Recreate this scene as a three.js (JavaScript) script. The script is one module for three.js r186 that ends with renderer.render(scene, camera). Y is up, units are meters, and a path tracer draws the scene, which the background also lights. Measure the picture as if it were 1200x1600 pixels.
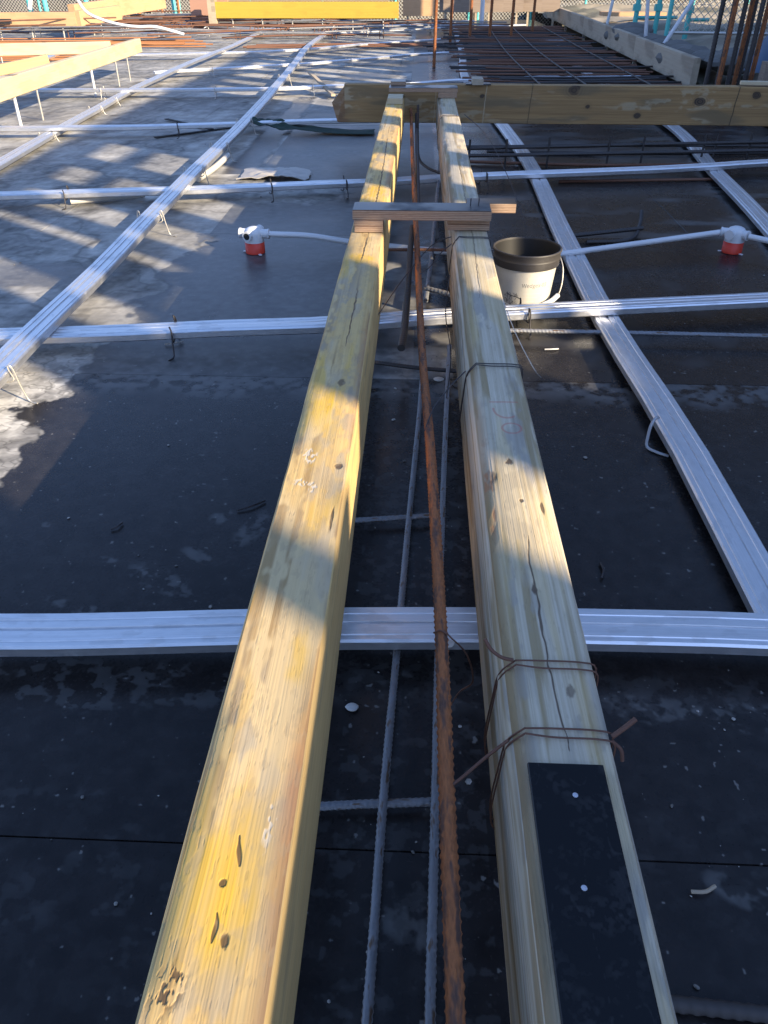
import * as THREE from 'three';
import { mergeGeometries, toCreasedNormals } from 'three/addons/utils/BufferGeometryUtils.js';

// ------------------------------------------------------------------ camera, sky, sun, exposure
const scene = new THREE.Scene();
const camera = new THREE.PerspectiveCamera(67.28, 0.75, 0.05, 400);
camera.position.set(0, 1, 0);
camera.rotation.order = 'YXZ';
camera.rotation.set(-THREE.MathUtils.degToRad(35.27), THREE.MathUtils.degToRad(2.373), 0);
scene.add(camera);
const SUN = new THREE.Vector3(0.738, 0.383, 0.556).normalize();
{ // clear afternoon sky: blue zenith, paler horizon, scattering lobe of clear air
  const w = 512, h = 256, d = new Float32Array(w * h * 4), v = new THREE.Vector3();
  for (let j = 0; j < h; j++) for (let i = 0; i < w; i++) {
    const phi = ((i + 0.5) / w - 0.5) * Math.PI * 2, th = ((j + 0.5) / h - 0.5) * Math.PI;
    v.set(Math.cos(th) * Math.cos(phi), Math.sin(th), Math.cos(th) * Math.sin(phi));
    const y = Math.max(v.y, 0), c = v.dot(SUN);
    const ray = 0.3 + 0.7 * c * c, hz = Math.exp(-y * 5.5);
    const mie = 0.25 * Math.pow(Math.max(c, 0), 8) + 0.25 * Math.pow(Math.max(c, 0), 40);
    const k = (j * w + i) * 4;
    d[k] = 0.21 * ray + 0.40 * hz + mie * 1.0;
    d[k + 1] = 0.385 * ray + 0.50 * hz + mie * 0.92;
    d[k + 2] = 0.84 * ray + 0.62 * hz + mie * 0.8; d[k + 3] = 1;
  }
  const t = new THREE.DataTexture(d, w, h, THREE.RGBAFormat, THREE.FloatType);
  t.mapping = THREE.EquirectangularReflectionMapping; t.magFilter = t.minFilter = THREE.LinearFilter;
  t.wrapS = THREE.RepeatWrapping; t.needsUpdate = true;
  scene.background = t; scene.environment = t;
}
const sun = new THREE.DirectionalLight(new THREE.Color(1, 0.84, 0.6), 5);
sun.position.copy(SUN).multiplyScalar(40).add(new THREE.Vector3(-1, 0, -6));
sun.target.position.set(-1, 0, -6);
sun.castShadow = true; sun.shadow.mapSize.set(4096, 4096); sun.shadow.radius = 0.6;
Object.assign(sun.shadow.camera, { left: -20, right: 20, top: 20, bottom: -20, near: 1, far: 90 });
scene.add(sun, sun.target);
const renderer = new THREE.WebGLRenderer({ antialias: true });
renderer.toneMapping = THREE.LinearToneMapping;
renderer.toneMappingExposure = 2.45;
renderer.shadowMap.enabled = true;

// ------------------------------------------------------------------ helpers
let seed = 12345;
const rnd = () => { seed |= 0; seed = seed + 0x6D2B79F5 | 0; let t = Math.imul(seed ^ seed >>> 15, 1 | seed); t = t + Math.imul(t ^ t >>> 7, 61 | t) ^ t; return ((t ^ t >>> 14) >>> 0) / 4294967296; };
const rr = (a, b) => a + (b - a) * rnd();
const sm = (a, b, x) => { const t = Math.min(1, Math.max(0, (x - a) / (b - a))); return t * t * (3 - 2 * t); };
const mix = (a, b, t) => a + (b - a) * t;
const cl = x => x < 0 ? 0 : x > 1 ? 1 : x;
const PERM = new Float32Array(65536); for (let i = 0; i < 65536; i++) PERM[i] = rnd();
function vn(x, y) { // value noise 0..1
  const xi = Math.floor(x), yi = Math.floor(y), fx = x - xi, fy = y - yi;
  const u = fx * fx * (3 - 2 * fx), v = fy * fy * (3 - 2 * fy);
  const H = (a, b) => PERM[((a * 73 + (b * 191 << 4) + (b * b * 7 ^ a * 1031)) & 65535)];
  const a = H(xi, yi), b = H(xi + 1, yi), c = H(xi, yi + 1), d = H(xi + 1, yi + 1);
  return a + (b - a) * u + (c - a + (a - b - c + d) * u) * v;
}
function fbm(x, y, o = 4) { let s = 0, a = 0.5, n = 0; for (let i = 0; i < o; i++) { s += a * vn(x, y); n += a; x = x * 2.03 + 17.1; y = y * 2.03 + 5.7; a *= 0.5; } return s / n; }
const toS = c => { c = cl(c); return 255 * (c <= 0.0031308 ? c * 12.92 : 1.055 * Math.pow(c, 1 / 2.4) - 0.055); };
function bake(w, h, fn, withRough) { // fn(u,v) -> [r,g,b (linear), roughness, height]
  const c = new Uint8Array(w * h * 4), r = new Uint8Array(w * h * 4), b = new Uint8Array(w * h * 4);
  for (let j = 0; j < h; j++) for (let i = 0; i < w; i++) {
    const o = fn((i + 0.5) / w, (j + 0.5) / h), k = (j * w + i) * 4;
    c[k] = toS(o[0]); c[k + 1] = toS(o[1]); c[k + 2] = toS(o[2]); c[k + 3] = 255;
    const q = cl(o[3]) * 255, e = cl(o[4]) * 255;
    r[k] = r[k + 1] = r[k + 2] = q; r[k + 3] = 255; b[k] = b[k + 1] = b[k + 2] = e; b[k + 3] = 255;
  }
  const mk = (d, s) => { const t = new THREE.DataTexture(d, w, h); t.magFilter = THREE.LinearFilter; t.minFilter = THREE.LinearMipmapLinearFilter; t.generateMipmaps = true; t.wrapS = t.wrapT = THREE.RepeatWrapping; if (s) t.colorSpace = THREE.SRGBColorSpace; t.needsUpdate = true; return t; };
  return { map: mk(c, true), rough: withRough === false ? null : mk(r), bump: mk(b) };
}
const rgb = (r, g, b) => new THREE.Color().setRGB(r, g, b);
function mat(color, rough, o = {}) { return new THREE.MeshStandardMaterial({ color, roughness: rough, metalness: 0, ...o }); }
const V = (x, y, z) => new THREE.Vector3(x, y, z);
const used = {};
function numbered(n) { if (!(n in used)) { used[n] = 0; return n; } used[n]++; return n + '_' + String(used[n]).padStart(3, '0'); }
function shadowed(m) { m.castShadow = m.receiveShadow = true; return m; }
function part(name, geo, material, parent, label) { const m = shadowed(new THREE.Mesh(geo, material)); m.name = name; if (label) m.userData.label = label; parent.add(m); return m; }
function group(name, label, category, pos = [0, 0, 0], grp) {
  const g = new THREE.Group(); g.name = numbered(name); g.position.set(...pos); g.userData = { label, category }; if (grp) g.userData.group = grp; scene.add(g); return g;
}
function thing(name, geo, material, label, category, grp, pos) {
  const m = shadowed(new THREE.Mesh(geo, material)); m.name = numbered(name); m.userData = { label, category }; if (grp) m.userData.group = grp; if (pos) m.position.set(...pos); scene.add(m); return m;
}
function structure(name, geo, material) { const m = shadowed(new THREE.Mesh(geo, material)); m.name = numbered(name); m.userData = { kind: 'structure' }; scene.add(m); return m; }
// sweep a closed counter-clockwise section along a path; uv in metres (u along, v around)
function sweep(path, section, o = {}) {
  const P = path.map(p => p.isVector3 ? p : V(...p)), n = P.length, m = section.length, up0 = o.up || V(0, 1, 0);
  const pos = [], uv = [], idx = [];
  const per = [0]; for (let j = 0; j < m; j++) { const a = section[j], b = section[(j + 1) % m]; per.push(per[j] + Math.hypot(b[0] - a[0], b[1] - a[1])); }
  let len = 0; const rings = [];
  for (let i = 0; i < n; i++) {
    if (i) len += P[i].distanceTo(P[i - 1]);
    const t = P[Math.min(n - 1, i + 1)].clone().sub(P[Math.max(0, i - 1)]).normalize();
    const r = t.clone().cross(up0).normalize(), u = r.clone().cross(t).normalize();
    const ring = [];
    for (let j = 0; j <= m; j++) {
      const s = section[j % m]; let a = s[0], b = s[1];
      if (o.warp) [a, b] = o.warp(a, b, len, j % m);
      const q = P[i].clone().addScaledVector(r, a).addScaledVector(u, b); ring.push(q);
      pos.push(q.x, q.y, q.z); const U = o.mapU ? o.mapU(len) : len, W = o.mapV ? o.mapV(per[j]) : per[j]; uv.push(U, W);
    }
    rings.push(ring);
  }
  const k = m + 1;
  for (let i = 0; i < n - 1; i++) for (let j = 0; j < m; j++) { const a = i * k + j, b = a + 1, c = a + k, d = c + 1; idx.push(a, c, b, b, c, d); }
  if (o.caps !== false) for (const e of [0, n - 1]) {
    const c0 = pos.length / 3, ring = rings[e]; let cx = 0, cy = 0; section.forEach(s => { cx += s[0] / m; cy += s[1] / m; });
    const cen = V(0, 0, 0); for (let j = 0; j < m; j++) cen.addScaledVector(ring[j], 1 / m);
    pos.push(cen.x, cen.y, cen.z); uv.push(o.mapU ? o.mapU(e ? len : 0) : cx, o.mapV ? o.mapV(0) : cy);
    for (let j = 0; j <= m; j++) { pos.push(ring[j].x, ring[j].y, ring[j].z); const s = section[j % m]; uv.push(o.mapU ? o.mapU(e ? len : 0) + s[0] * 0.02 : s[0], o.mapV ? o.mapV(per[j]) : s[1]); }
    for (let j = 0; j < m; j++) e ? idx.push(c0, c0 + 2 + j, c0 + 1 + j) : idx.push(c0, c0 + 1 + j, c0 + 2 + j);
  }
  const g = new THREE.BufferGeometry(); g.setAttribute('position', new THREE.Float32BufferAttribute(pos, 3)); g.setAttribute('uv', new THREE.Float32BufferAttribute(uv, 2)); g.setIndex(idx);
  if (o.smooth) { g.computeVertexNormals(); return g; }
  return toCreasedNormals(g, o.crease || 0.6);
}
function rectSec(w, h, c = 0.003, oy = 0) { // chamfered rectangle, centred in x, from oy to oy+h
  const a = w / 2; return [[-a + c, oy], [a - c, oy], [a, oy + c], [a, oy + h - c], [a - c, oy + h], [-a + c, oy + h], [-a, oy + h - c], [-a, oy + c]];
}
const circ = (r, n = 8) => Array.from({ length: n }, (_, i) => [r * Math.cos(i / n * 2 * Math.PI), r * Math.sin(i / n * 2 * Math.PI)]);
function curve(pts, n) { const c = new THREE.CatmullRomCurve3(pts.map(p => p.isVector3 ? p : V(...p)), false, 'centripetal'); return c.getSpacedPoints(n); }
function line(a, b, n = 1) { const A = V(...a), B = V(...b); return Array.from({ length: n + 1 }, (_, i) => A.clone().lerp(B, i / n)); }
const box = (x0, x1, y0, y1, z0, z1, c = 0.002) => sweep([[(x0 + x1) / 2, y0, z1], [(x0 + x1) / 2, y0, z0]], rectSec(x1 - x0, y1 - y0, c));
function wire(pts, r, n = 24, k = 6, up) { return sweep(pts.length > 2 ? curve(pts, n) : line(pts[0], pts[1], 1), circ(r, k), { smooth: true, caps: true, up: up || V(0.13, 0.9, 0.31).normalize() }); }
function rebarGeo(pts, r, o = {}) { // deformed bar: crescent ribs on both flanks
  const c = new THREE.CatmullRomCurve3(pts.map(p => V(...p)), false, 'centripetal'), L = c.getLength();
  const pitch = o.pitch || r * 1.5, per = 4, n = Math.min(o.max || 900, Math.max(2, Math.round(L / pitch * per))), k = o.sides || 10;
  const P = c.getSpacedPoints(n), step = L / n;
  return sweep(P, circ(r, k), { smooth: true, up: o.up, warp: (a, b, s, j) => {
    const th = j / k * 2 * Math.PI, ph = (s / pitch + 0.35 * Math.sin(th)) % 1, rib = (ph < 0.4 ? 1 : 0) * (0.35 + 0.65 * Math.abs(Math.cos(th)));
    const q = 1 + rib * 0.15; return [a * q, b * q]; } });
}

// ------------------------------------------------------------------ materials
const clumpy = (a, b, s, o = 4) => (u, v) => mix(a, b, fbm(u * s, v * s, o));
// galvanised steel of the rails
const galvTex = bake(512, 256, (u, v) => { const n = fbm(u * 60, v * 30, 3), s = vn(u * 9, v * 160), d = sm(0.6, 0.7, fbm(u * 18 + 3, v * 9, 5)); const k = 0.7 + 0.08 * (n - 0.5) + 0.08 * (s - 0.5) - 0.06 * d; return [k, k * 1.0, k * 1.01, 0.34 + 0.16 * n + 0.1 * d, 0.5 + 0.2 * (n - 0.5) + 0.2 * (s - 0.5)]; });
galvTex.map.repeat.set(1.2, 5); galvTex.rough.repeat.set(1.2, 5); galvTex.bump.repeat.set(1.2, 5);
const M = {};
M.galv = new THREE.MeshStandardMaterial({ map: galvTex.map, roughnessMap: galvTex.rough, bumpMap: galvTex.bump, bumpScale: 0.0003, metalness: 0.88, roughness: 1 });
const rustTex = bake(256, 256, (u, v) => { const n = fbm(u * 12, v * 12, 4), m = fbm(u * 50, v * 50, 3), g = sm(0.5, 0.72, n); return [mix(0.3, 0.11, g) * (0.6 + 0.8 * m), mix(0.105, 0.055, g) * (0.6 + 0.8 * m), mix(0.035, 0.035, g) * (0.6 + 0.8 * m), 0.75 + 0.2 * m, m]; });
rustTex.map.repeat.set(3, 12); rustTex.rough.repeat.set(3, 12); rustTex.bump.repeat.set(3, 12);
M.rust = new THREE.MeshStandardMaterial({ map: rustTex.map, roughnessMap: rustTex.rough, bumpMap: rustTex.bump, bumpScale: 0.001, metalness: 0.15 });
const greySteelTex = bake(256, 256, (u, v) => { const n = fbm(u * 14, v * 14, 4), m = fbm(u * 60, v * 60, 2); const k = 0.17 + 0.1 * n; const q = sm(0.6, 0.75, n); return [mix(k, 0.13, q) * (0.8 + 0.4 * m), mix(k * 1.02, 0.085, q) * (0.8 + 0.4 * m), mix(k * 1.07, 0.055, q) * (0.8 + 0.4 * m), 0.5 + 0.3 * m, m]; });
greySteelTex.map.repeat.set(3, 12); greySteelTex.rough.repeat.set(3, 12);
M.greyBar = new THREE.MeshStandardMaterial({ map: greySteelTex.map, roughnessMap: greySteelTex.rough, metalness: 0.45 });
M.darkBar = mat(rgb(0.05, 0.043, 0.04), 0.6, { metalness: 0.3 });
M.brownBar = mat(rgb(0.16, 0.075, 0.045), 0.85, { metalness: 0.1 });
M.orangeBar = mat(rgb(0.36, 0.15, 0.06), 0.9);
M.wireRust = mat(rgb(0.13, 0.062, 0.04), 0.7, { metalness: 0.3 });
M.wireDark = mat(rgb(0.05, 0.045, 0.045), 0.5, { metalness: 0.5 });
M.wireGalv = mat(rgb(0.5, 0.47, 0.42), 0.45, { metalness: 0.7 });
M.pvc = mat(rgb(0.6, 0.6, 0.6), 0.42);
M.pvcDirty = mat(rgb(0.5, 0.48, 0.44), 0.6);
M.red = mat(rgb(0.62, 0.045, 0.022), 0.5);
M.teal = mat(rgb(0.1, 0.5, 0.45), 0.5);
M.blackHole = mat(rgb(0.01, 0.01, 0.01), 0.8);
// generic timber: grain along u (metres), v around
function timberTex(w, h, base, dark, seedOff, stain) {
  return bake(w, h, (u, v) => {
    const wob = fbm(u * 3 + seedOff, v * 4, 3) * 0.35, g = fbm((v + wob * 0.12) * 60, u * 1.6 + seedOff, 4), f = vn(v * 260, u * 9 + seedOff), s = sm(0.52, 0.75, fbm(u * 5 + seedOff * 2, v * 5, 4));
    const t = cl(0.35 * g + 0.3 * f + 0.25 * fbm(u * 9, v * 9 + seedOff, 3)); const k = s * stain;
    return [0, 1, 2].map(i => mix(base[i], dark[i], cl(t * 0.75 + k * 0.6))).concat([0.72 + 0.2 * g, 0.55 * g + 0.35 * f]);
  });
}
function timber(base, dark, so, stain, rx = 0.6, ry = 2) { const t = timberTex(512, 256, base, dark, so, stain); for (const q of [t.map, t.rough, t.bump]) q.repeat.set(rx, ry); return new THREE.MeshStandardMaterial({ map: t.map, roughnessMap: t.rough, bumpMap: t.bump, bumpScale: 0.0015 }); }
M.paleTimber = timber([0.6, 0.5, 0.33], [0.4, 0.31, 0.18], 3, 0.5);
M.orangeTimber = timber([0.62, 0.38, 0.2], [0.36, 0.2, 0.1], 11, 0.4);
M.yellowTimber = timber([0.55, 0.36, 0.045], [0.36, 0.22, 0.03], 21, 0.35);
M.greyTimber = timber([0.47, 0.385, 0.275], [0.26, 0.205, 0.14], 41, 0.8);
M.brownTimber = timber([0.3, 0.23, 0.17], [0.14, 0.1, 0.075], 51, 0.6);
// plywood edge: alternating veneers around v
const plyT = bake(256, 64, (u, v) => { const l = v * 10, k = Math.floor(l) % 2, f = l - Math.floor(l), n = fbm(u * 40, v * 30, 3), gl = f < 0.12 ? 0.35 : 1; const a = k ? [0.42, 0.29, 0.19] : [0.28, 0.17, 0.105]; return [a[0] * gl * (0.7 + 0.6 * n), a[1] * gl * (0.7 + 0.6 * n), a[2] * gl * (0.7 + 0.6 * n), 0.85, gl * 0.6 + 0.3 * n]; });
M.plyEdge = new THREE.MeshStandardMaterial({ map: plyT.map, bumpMap: plyT.bump, bumpScale: 0.001, roughness: 0.85 });
const filmT = bake(256, 256, (u, v) => { const n = fbm(u * 8, v * 8, 5), d = sm(0.5, 0.8, n), f = fbm(u * 60, v * 60, 2); return [mix(0.03, 0.14, d * f), mix(0.028, 0.135, d * f), mix(0.028, 0.125, d * f), 0.3 + 0.35 * d, 0.5 + 0.3 * f * d]; });
M.film = new THREE.MeshStandardMaterial({ map: filmT.map, roughnessMap: filmT.rough, roughness: 1 });

// ------------------------------------------------------------------ ground and formwork deck
structure('ground', sweep([[0, -0.32, 60], [0, -0.32, -200]], rectSec(300, 0.02, 0.001)), mat(rgb(0.3, 0.24, 0.17), 0.95));
const blob = (x, z, cx, cz, rx, rz, j = 0.35) => { const a = (x - cx) / rx, b = (z - cz) / rz, d = Math.hypot(a, b) + j * (fbm(x * 14 + cx * 9, z * 14, 3) - 0.5) * 2; return 1 - sm(0.75, 1.05, d); };
const SMEARS = [[-0.60, -1.06, 0.13, 0.016, 0.35], [-0.50, -1.16, 0.10, 0.03, 0.6], [-0.345, -1.34, 0.03, 0.07, 0.3], [-0.30, -1.13, 0.008, 0.12, 0], [-0.42, -1.38, 0.025, 0.03, 0], [-0.44, -1.24, 0.05, 0.018, 0.6], [-0.25, -1.62, 0.06, 0.012, 0.2], [-0.63, -1.22, 0.03, 0.012, 0.1], [-0.8, -1.33, 0.018, 0.014, 0], [0.45, -0.56, 0.06, 0.02, 0.4], [0.5, -0.45, 0.05, 0.03, 0.2], [0.4, -0.87, 0.09, 0.03, 0.1], [0.55, -0.86, 0.08, 0.035, 0], [0.02, -0.5, 0.05, 0.03, 0.3]];
function deckAt(x, z) {
  const n1 = fbm(x * 1.7 + 40, z * 1.7 + 9, 4), n2 = fbm(x * 7 + 3, z * 7 + 70, 4), n3 = fbm(x * 38, z * 38, 3), n4 = vn(x * 210, z * 210);
  let heavy = 0, mid = 0;                                            // cement slurry crust, thin dust film
  const jag = (n2 - 0.5) * 0.26 + (n3 - 0.5) * 0.07;
  if (z > -2.1) {
    heavy = 1 - sm(-1.03, -1.0, x + jag);
    mid = sm(-1.93, -2.04, z + (n2 - 0.5) * 0.1) * 0.5 * sm(0.3, 0.62, n3);
    const b1 = sm(-0.95, -0.93, z) * (1 - sm(-0.85, -0.82, z + (n2 - 0.5) * 0.07));
    mid += b1 * (x < -0.15 ? 0.24 : 0.1) * sm(0.5, 0.6, fbm(x * 42, z * 60, 5));
    mid += sm(-0.69, -0.66, z + (n2 - 0.5) * 0.06) * 0.1 * sm(0.56, 0.66, fbm(x * 44 + 9, z * 52, 5)) * sm(0.42, 0.62, n2) * (x < 0 ? 1 : 0.55);
    mid += (x > -0.1 && x < 0.12 ? 0.14 : 0.03) * sm(0.55, 0.66, fbm(x * 50, z * 56 + 5, 5));
    for (const s of SMEARS) { const c = Math.cos(s[4]), q = Math.sin(s[4]), dx = x - s[0], dz = z - s[1]; const a = (dx * c + dz * q) / s[2], b = (-dx * q + dz * c) / s[3], d = a * a + b * b; if (d < 1.6) mid += 0.42 * (1 - sm(0.3, 1.3, d + (n3 - 0.5) * 1.5)) * sm(0.4, 0.65, fbm(x * 60, z * 60, 3)); }
  } else if (z > -3.6) {
    heavy = 1 - sm(-1.0, -0.96, x + jag);
    heavy *= 1 - 0.75 * blob(x, z, -1.62, -3.0, 0.42, 0.16);
    mid = x < 0 ? 0.4 + 0.7 * (n2 - 0.5) + 0.35 * (n3 - 0.5) : 0.015 + 0.14 * sm(0.55, 0.8, n2);
    if (x > -0.12 && x < 0.12) heavy = 0.5 * sm(0.45, 0.6, n2);
  } else {
    heavy = x < -0.95 ? 0.95 : 0;
    heavy = Math.max(heavy * sm(0.28, 0.46, n1 + 0.25 * (n2 - 0.5) + 0.12), blob(x, z, -0.85, -4.4, 0.5, 0.3) * (z > -4.9 ? 1 : 0), (x < -0.1 ? sm(-6.5, -8.5, z) : 0) * sm(0.3, 0.5, n1 + 0.2 * (n2 - 0.5)));
    if (x < -1.9) heavy = Math.max(heavy, 0.75 + 0.4 * (n2 - 0.5));
    mid = x < 0.1 ? 0.55 + 0.75 * (n2 - 0.5) + 0.3 * (n3 - 0.5) : 0.05 + 0.45 * sm(0.5, 0.78, fbm(x * 3, z * 9, 4));
  }
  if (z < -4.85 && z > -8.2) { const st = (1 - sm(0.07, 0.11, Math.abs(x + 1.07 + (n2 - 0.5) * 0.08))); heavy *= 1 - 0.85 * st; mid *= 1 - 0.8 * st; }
  heavy = cl(heavy); mid = cl(mid);
  const crust = heavy * mix(0.72 + 0.28 * sm(0.35, 0.6, fbm(x * 5, z * 9 + 3, 4)), 0.55 + 0.5 * sm(0.3, 0.6, fbm(x * 16, z * 16 + 3, 4)), sm(-2.6, -2.0, z)), cell = sm(0.46, 0.54, fbm(x * 30 + 7, z * 42, 3));
  let a = 0.017 + 0.012 * (n3 - 0.5), R, G, B;
  const ridge = 1 - sm(0.0, 0.05, Math.abs(fbm(x * 19 + 2, z * 24, 3) - 0.5)), near = sm(-2.6, -2.0, z), tide = (1 - sm(0.004, 0.02, Math.abs(n1 + 0.12 * (n2 - 0.5) - 0.5))) + 0.8 * (1 - sm(0.003, 0.014, Math.abs(n1 + 0.2 * (n2 - 0.5) - 0.38))), strk = fbm(x * 26 + z * 4, z * 5 + 90, 4), hv = mix((0.25 + 0.16 * (n3 - 0.5) + 0.26 * (n2 - 0.5) + 0.2 * (strk - 0.5) + 0.1 * sm(0.52, 0.6, n1)) * (1 - 0.3 * cl(tide)), (0.3 + 0.26 * n3 + 0.12 * (cell - 0.5)) * (1 - 0.42 * ridge), near), md = 0.15 + 0.08 * n3;
  R = mix(mix(a * 1.15, md, mid * 0.8), hv * 1.03, crust); G = mix(mix(a, md, mid * 0.8), hv * 0.98, crust); B = mix(mix(a * 0.96, md * 0.97, mid * 0.8), hv * 0.88, crust);
  const sp = fbm(x * 90 + 31, z * 90 + 12, 2) > 0.875 ? 1 : 0; if (sp) { R = mix(R, 0.22, 0.6); G = mix(G, 0.21, 0.6); B = mix(B, 0.19, 0.6); }
  const rough = mix(mix(0.2 + 0.09 * n2 + 0.06 * n4, 0.42, cl(mid * 1.4)), 0.78, crust);
  return [R, G, B, rough, 0.35 + 0.35 * crust * (0.5 + cell * 0.5) + 0.1 * mid * n3 + 0.06 * n3];
}
function zone(x0, x1, z0, z1, w, h, bs) { // z0 near (larger), z1 far
  const t = bake(w, h, (u, v) => deckAt(mix(x0, x1, u), mix(z0, z1, v)));
  return { x0, x1, z0, z1, m: new THREE.MeshPhysicalMaterial({ map: t.map, roughnessMap: t.rough, bumpMap: t.bump, bumpScale: bs, roughness: 1, ior: 1.29 }) };
}
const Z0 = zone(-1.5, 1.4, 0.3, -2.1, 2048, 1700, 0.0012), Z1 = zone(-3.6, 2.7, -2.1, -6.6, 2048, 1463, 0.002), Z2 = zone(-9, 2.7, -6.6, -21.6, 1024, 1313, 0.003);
const Zl = zone(-4.6, -1.5, 0.9, -2.1, 512, 512, 0.0012), Zr = zone(1.28, 2.7, 0.9, -2.1, 320, 640, 0.0012);
const deck = new THREE.Group(); deck.name = 'formwork_deck'; deck.userData = { kind: 'structure' }; scene.add(deck);
part('deck_bearer', box(-9, 2.66, -0.06, -0.03, -21.6, 1.5), mat(rgb(0.05, 0.04, 0.03), 0.9), deck);
{
  const rows = [0.9]; for (let z = -0.6; z > -22; z -= 1.5) rows.push(z);
  const cuts = [[-4.5, -1.5, -0.25, 1.28, 2.65], [-4.5, -1.5, 1.28, 2.65], [-3.25, -0.25, 2.65], [-4.9, -1.75, 1.25, 2.65]];
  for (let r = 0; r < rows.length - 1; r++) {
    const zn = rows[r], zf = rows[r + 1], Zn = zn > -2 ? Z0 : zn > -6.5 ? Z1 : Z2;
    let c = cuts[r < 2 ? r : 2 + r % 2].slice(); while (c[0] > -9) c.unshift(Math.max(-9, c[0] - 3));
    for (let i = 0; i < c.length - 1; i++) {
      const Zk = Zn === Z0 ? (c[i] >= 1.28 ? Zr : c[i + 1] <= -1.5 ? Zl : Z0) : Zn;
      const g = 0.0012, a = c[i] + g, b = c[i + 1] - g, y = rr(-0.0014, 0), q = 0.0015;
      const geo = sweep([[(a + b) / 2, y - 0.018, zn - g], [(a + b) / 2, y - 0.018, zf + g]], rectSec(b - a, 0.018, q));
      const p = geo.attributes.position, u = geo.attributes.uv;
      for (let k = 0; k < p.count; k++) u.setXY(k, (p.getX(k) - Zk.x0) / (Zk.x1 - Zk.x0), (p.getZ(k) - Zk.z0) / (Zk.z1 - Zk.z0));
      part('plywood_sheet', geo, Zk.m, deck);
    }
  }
}

// ------------------------------------------------------------------ unseen screen added right of the frame, gaps shaped to cast the light patches
{
  const g = group('unseen_shade_screen', 'unseen dark timber screen added beside the deck, gapped to cast its shade pattern', 'building', [6.5, -0.3, 0]);
  const bm = mat(rgb(0.13, 0.11, 0.095), 0.85);
  const slab = (n, z0, z1, y0, y1, t = 0.06, m = bm) => part(n, box(-t / 2, t / 2, y0 + 0.3, y1 + 0.3, z0, z1), m, g);
  slab('wall', -14, 3.71, -0.3, 3.08, 0.06); slab('wall', 3.712, 3.98, -0.3, 3.52, 0.06); slab('wall', 3.982, 9, -0.3, 3.768, 0.06);
  const B = (z0, z1, y0, y1) => slab('board', z0, z1, y0, y1, 0.05);
  B(-0.1, 0.15, 3.462, 4.49); B(0.47, 0.71, 3.462, 4.49); B(1.21, 1.46, 3.462, 4.49); B(1.81, 2.04, 3.56, 4.49);
  B(2.0, 2.1, 3.082, 3.558); 
  B(2.30, 2.63, 3.462, 3.84); B(2.30, 2.49, 3.842, 4.49); B(2.95, 3.71, 3.08, 3.84); B(2.61, 3.0, 3.842, 4.49); B(3.26, 3.62, 3.842, 4.49); B(4.18, 4.30, 3.75, 4.49);
  B(-14, 1.75, 3.082, 3.46); B(2.47, 2.948, 3.082, 3.46);
  const rail = slab('top_rail', -6, 4.3, 4.5, 4.65, 0.08);
  slab('mid_rail', 0.3, 1.8, 4.27, 4.36, 0.03);
  slab('panel', -2.1, 0.46, 3.86, 4.48, 0.03); slab('panel', -2.1, -0.102, 3.462, 3.858, 0.03);
  for (let z = -2.6; z > -14; z -= rr(0.5, 0.75)) { const w = rr(0.18, 0.42); B(z - w, z, 3.465, z > -6 ? 4.49 : rr(3.9, 4.4)); }
}

// ------------------------------------------------------------------ rails
const RAIL = (() => { const a = 0.043, t = 0.026, s = [[-a + 0.004, -t], [a - 0.004, -t], [a, -t + 0.004], [a + 0.001, -0.004], [a - 0.003, 0]], top = [[0.030, 0], [0.0285, 0.0016], [0.0235, 0.0016], [0.022, 0], [0.0045, 0], [0.003, -0.0035], [-0.003, -0.0035], [-0.0045, 0], [-0.022, 0], [-0.0235, 0.0016], [-0.0285, 0.0016], [-0.030, 0]]; return s.concat(top, [[-a + 0.003, 0], [-a - 0.001, -0.004], [-a, -t + 0.004]]); })();
const railList = {};
function rail(key, pts, label, n) {
  const P = curve(pts, n || Math.max(8, Math.round(40))), k = rnd() * 50;
  for (let i = 0; i < P.length; i++) { P[i].y += 0.006 * (vn(i * 0.4 + k, 3) - 0.5); P[i].x += 0.006 * (vn(i * 0.33 + k, 9) - 0.5); P[i].z += 0.006 * (vn(i * 0.33 + k, 14) - 0.5); }
  const g = thing('steel_rail', sweep(P, RAIL, { crease: 0.35 }), M.galv, label, 'rail', 'steel rails laid across the deck'); railList[key] = P; return g;
}
rail('C1', [[-2.6, .07, -.86], [-1.25, .07, -.91], [-.702, .07, -.939], [-.372, .07, -.959], [-.102, .07, -.98], [.298, .07, -.993], [.62, .07, -.989], [1.2, .07, -.97], [2.4, .07, -.93]], 'galvanised cross rail nearest the camera, passing under both timber beams');
rail('C2', [[-3.2, .07, -2.02], [-1.9, .07, -2.16], [-1.293, .07, -2.233], [-.805, .07, -2.295], [-.305, .07, -2.375], [.325, .07, -2.51], [.766, .07, -2.589], [1.225, .07, -2.67], [1.8, .07, -2.78], [2.5, .07, -2.9]], 'galvanised cross rail running just in front of the bucket');
rail('C3', [[-2.7, .07, -3.95], [-2.116, .07, -4.036], [-1.174, .07, -4.2], [-.251, .07, -4.402], [.342, .07, -4.568], [1.264, .07, -4.773], [2.058, .07, -4.984], [2.4, .07, -5.07]], 'galvanised cross rail in front of the crumpled plastic sheet and the cross plank');
rail('C4', [[-3.6, .08, -5.86], [-2.974, .08, -5.92], [-2.083, .08, -6.012], [-1.197, .08, -6.217], [-.69, .08, -6.326], [-.2, .08, -6.42], [.5, .08, -6.55]], 'galvanised cross rail passing behind the broken end of the plank');
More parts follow.
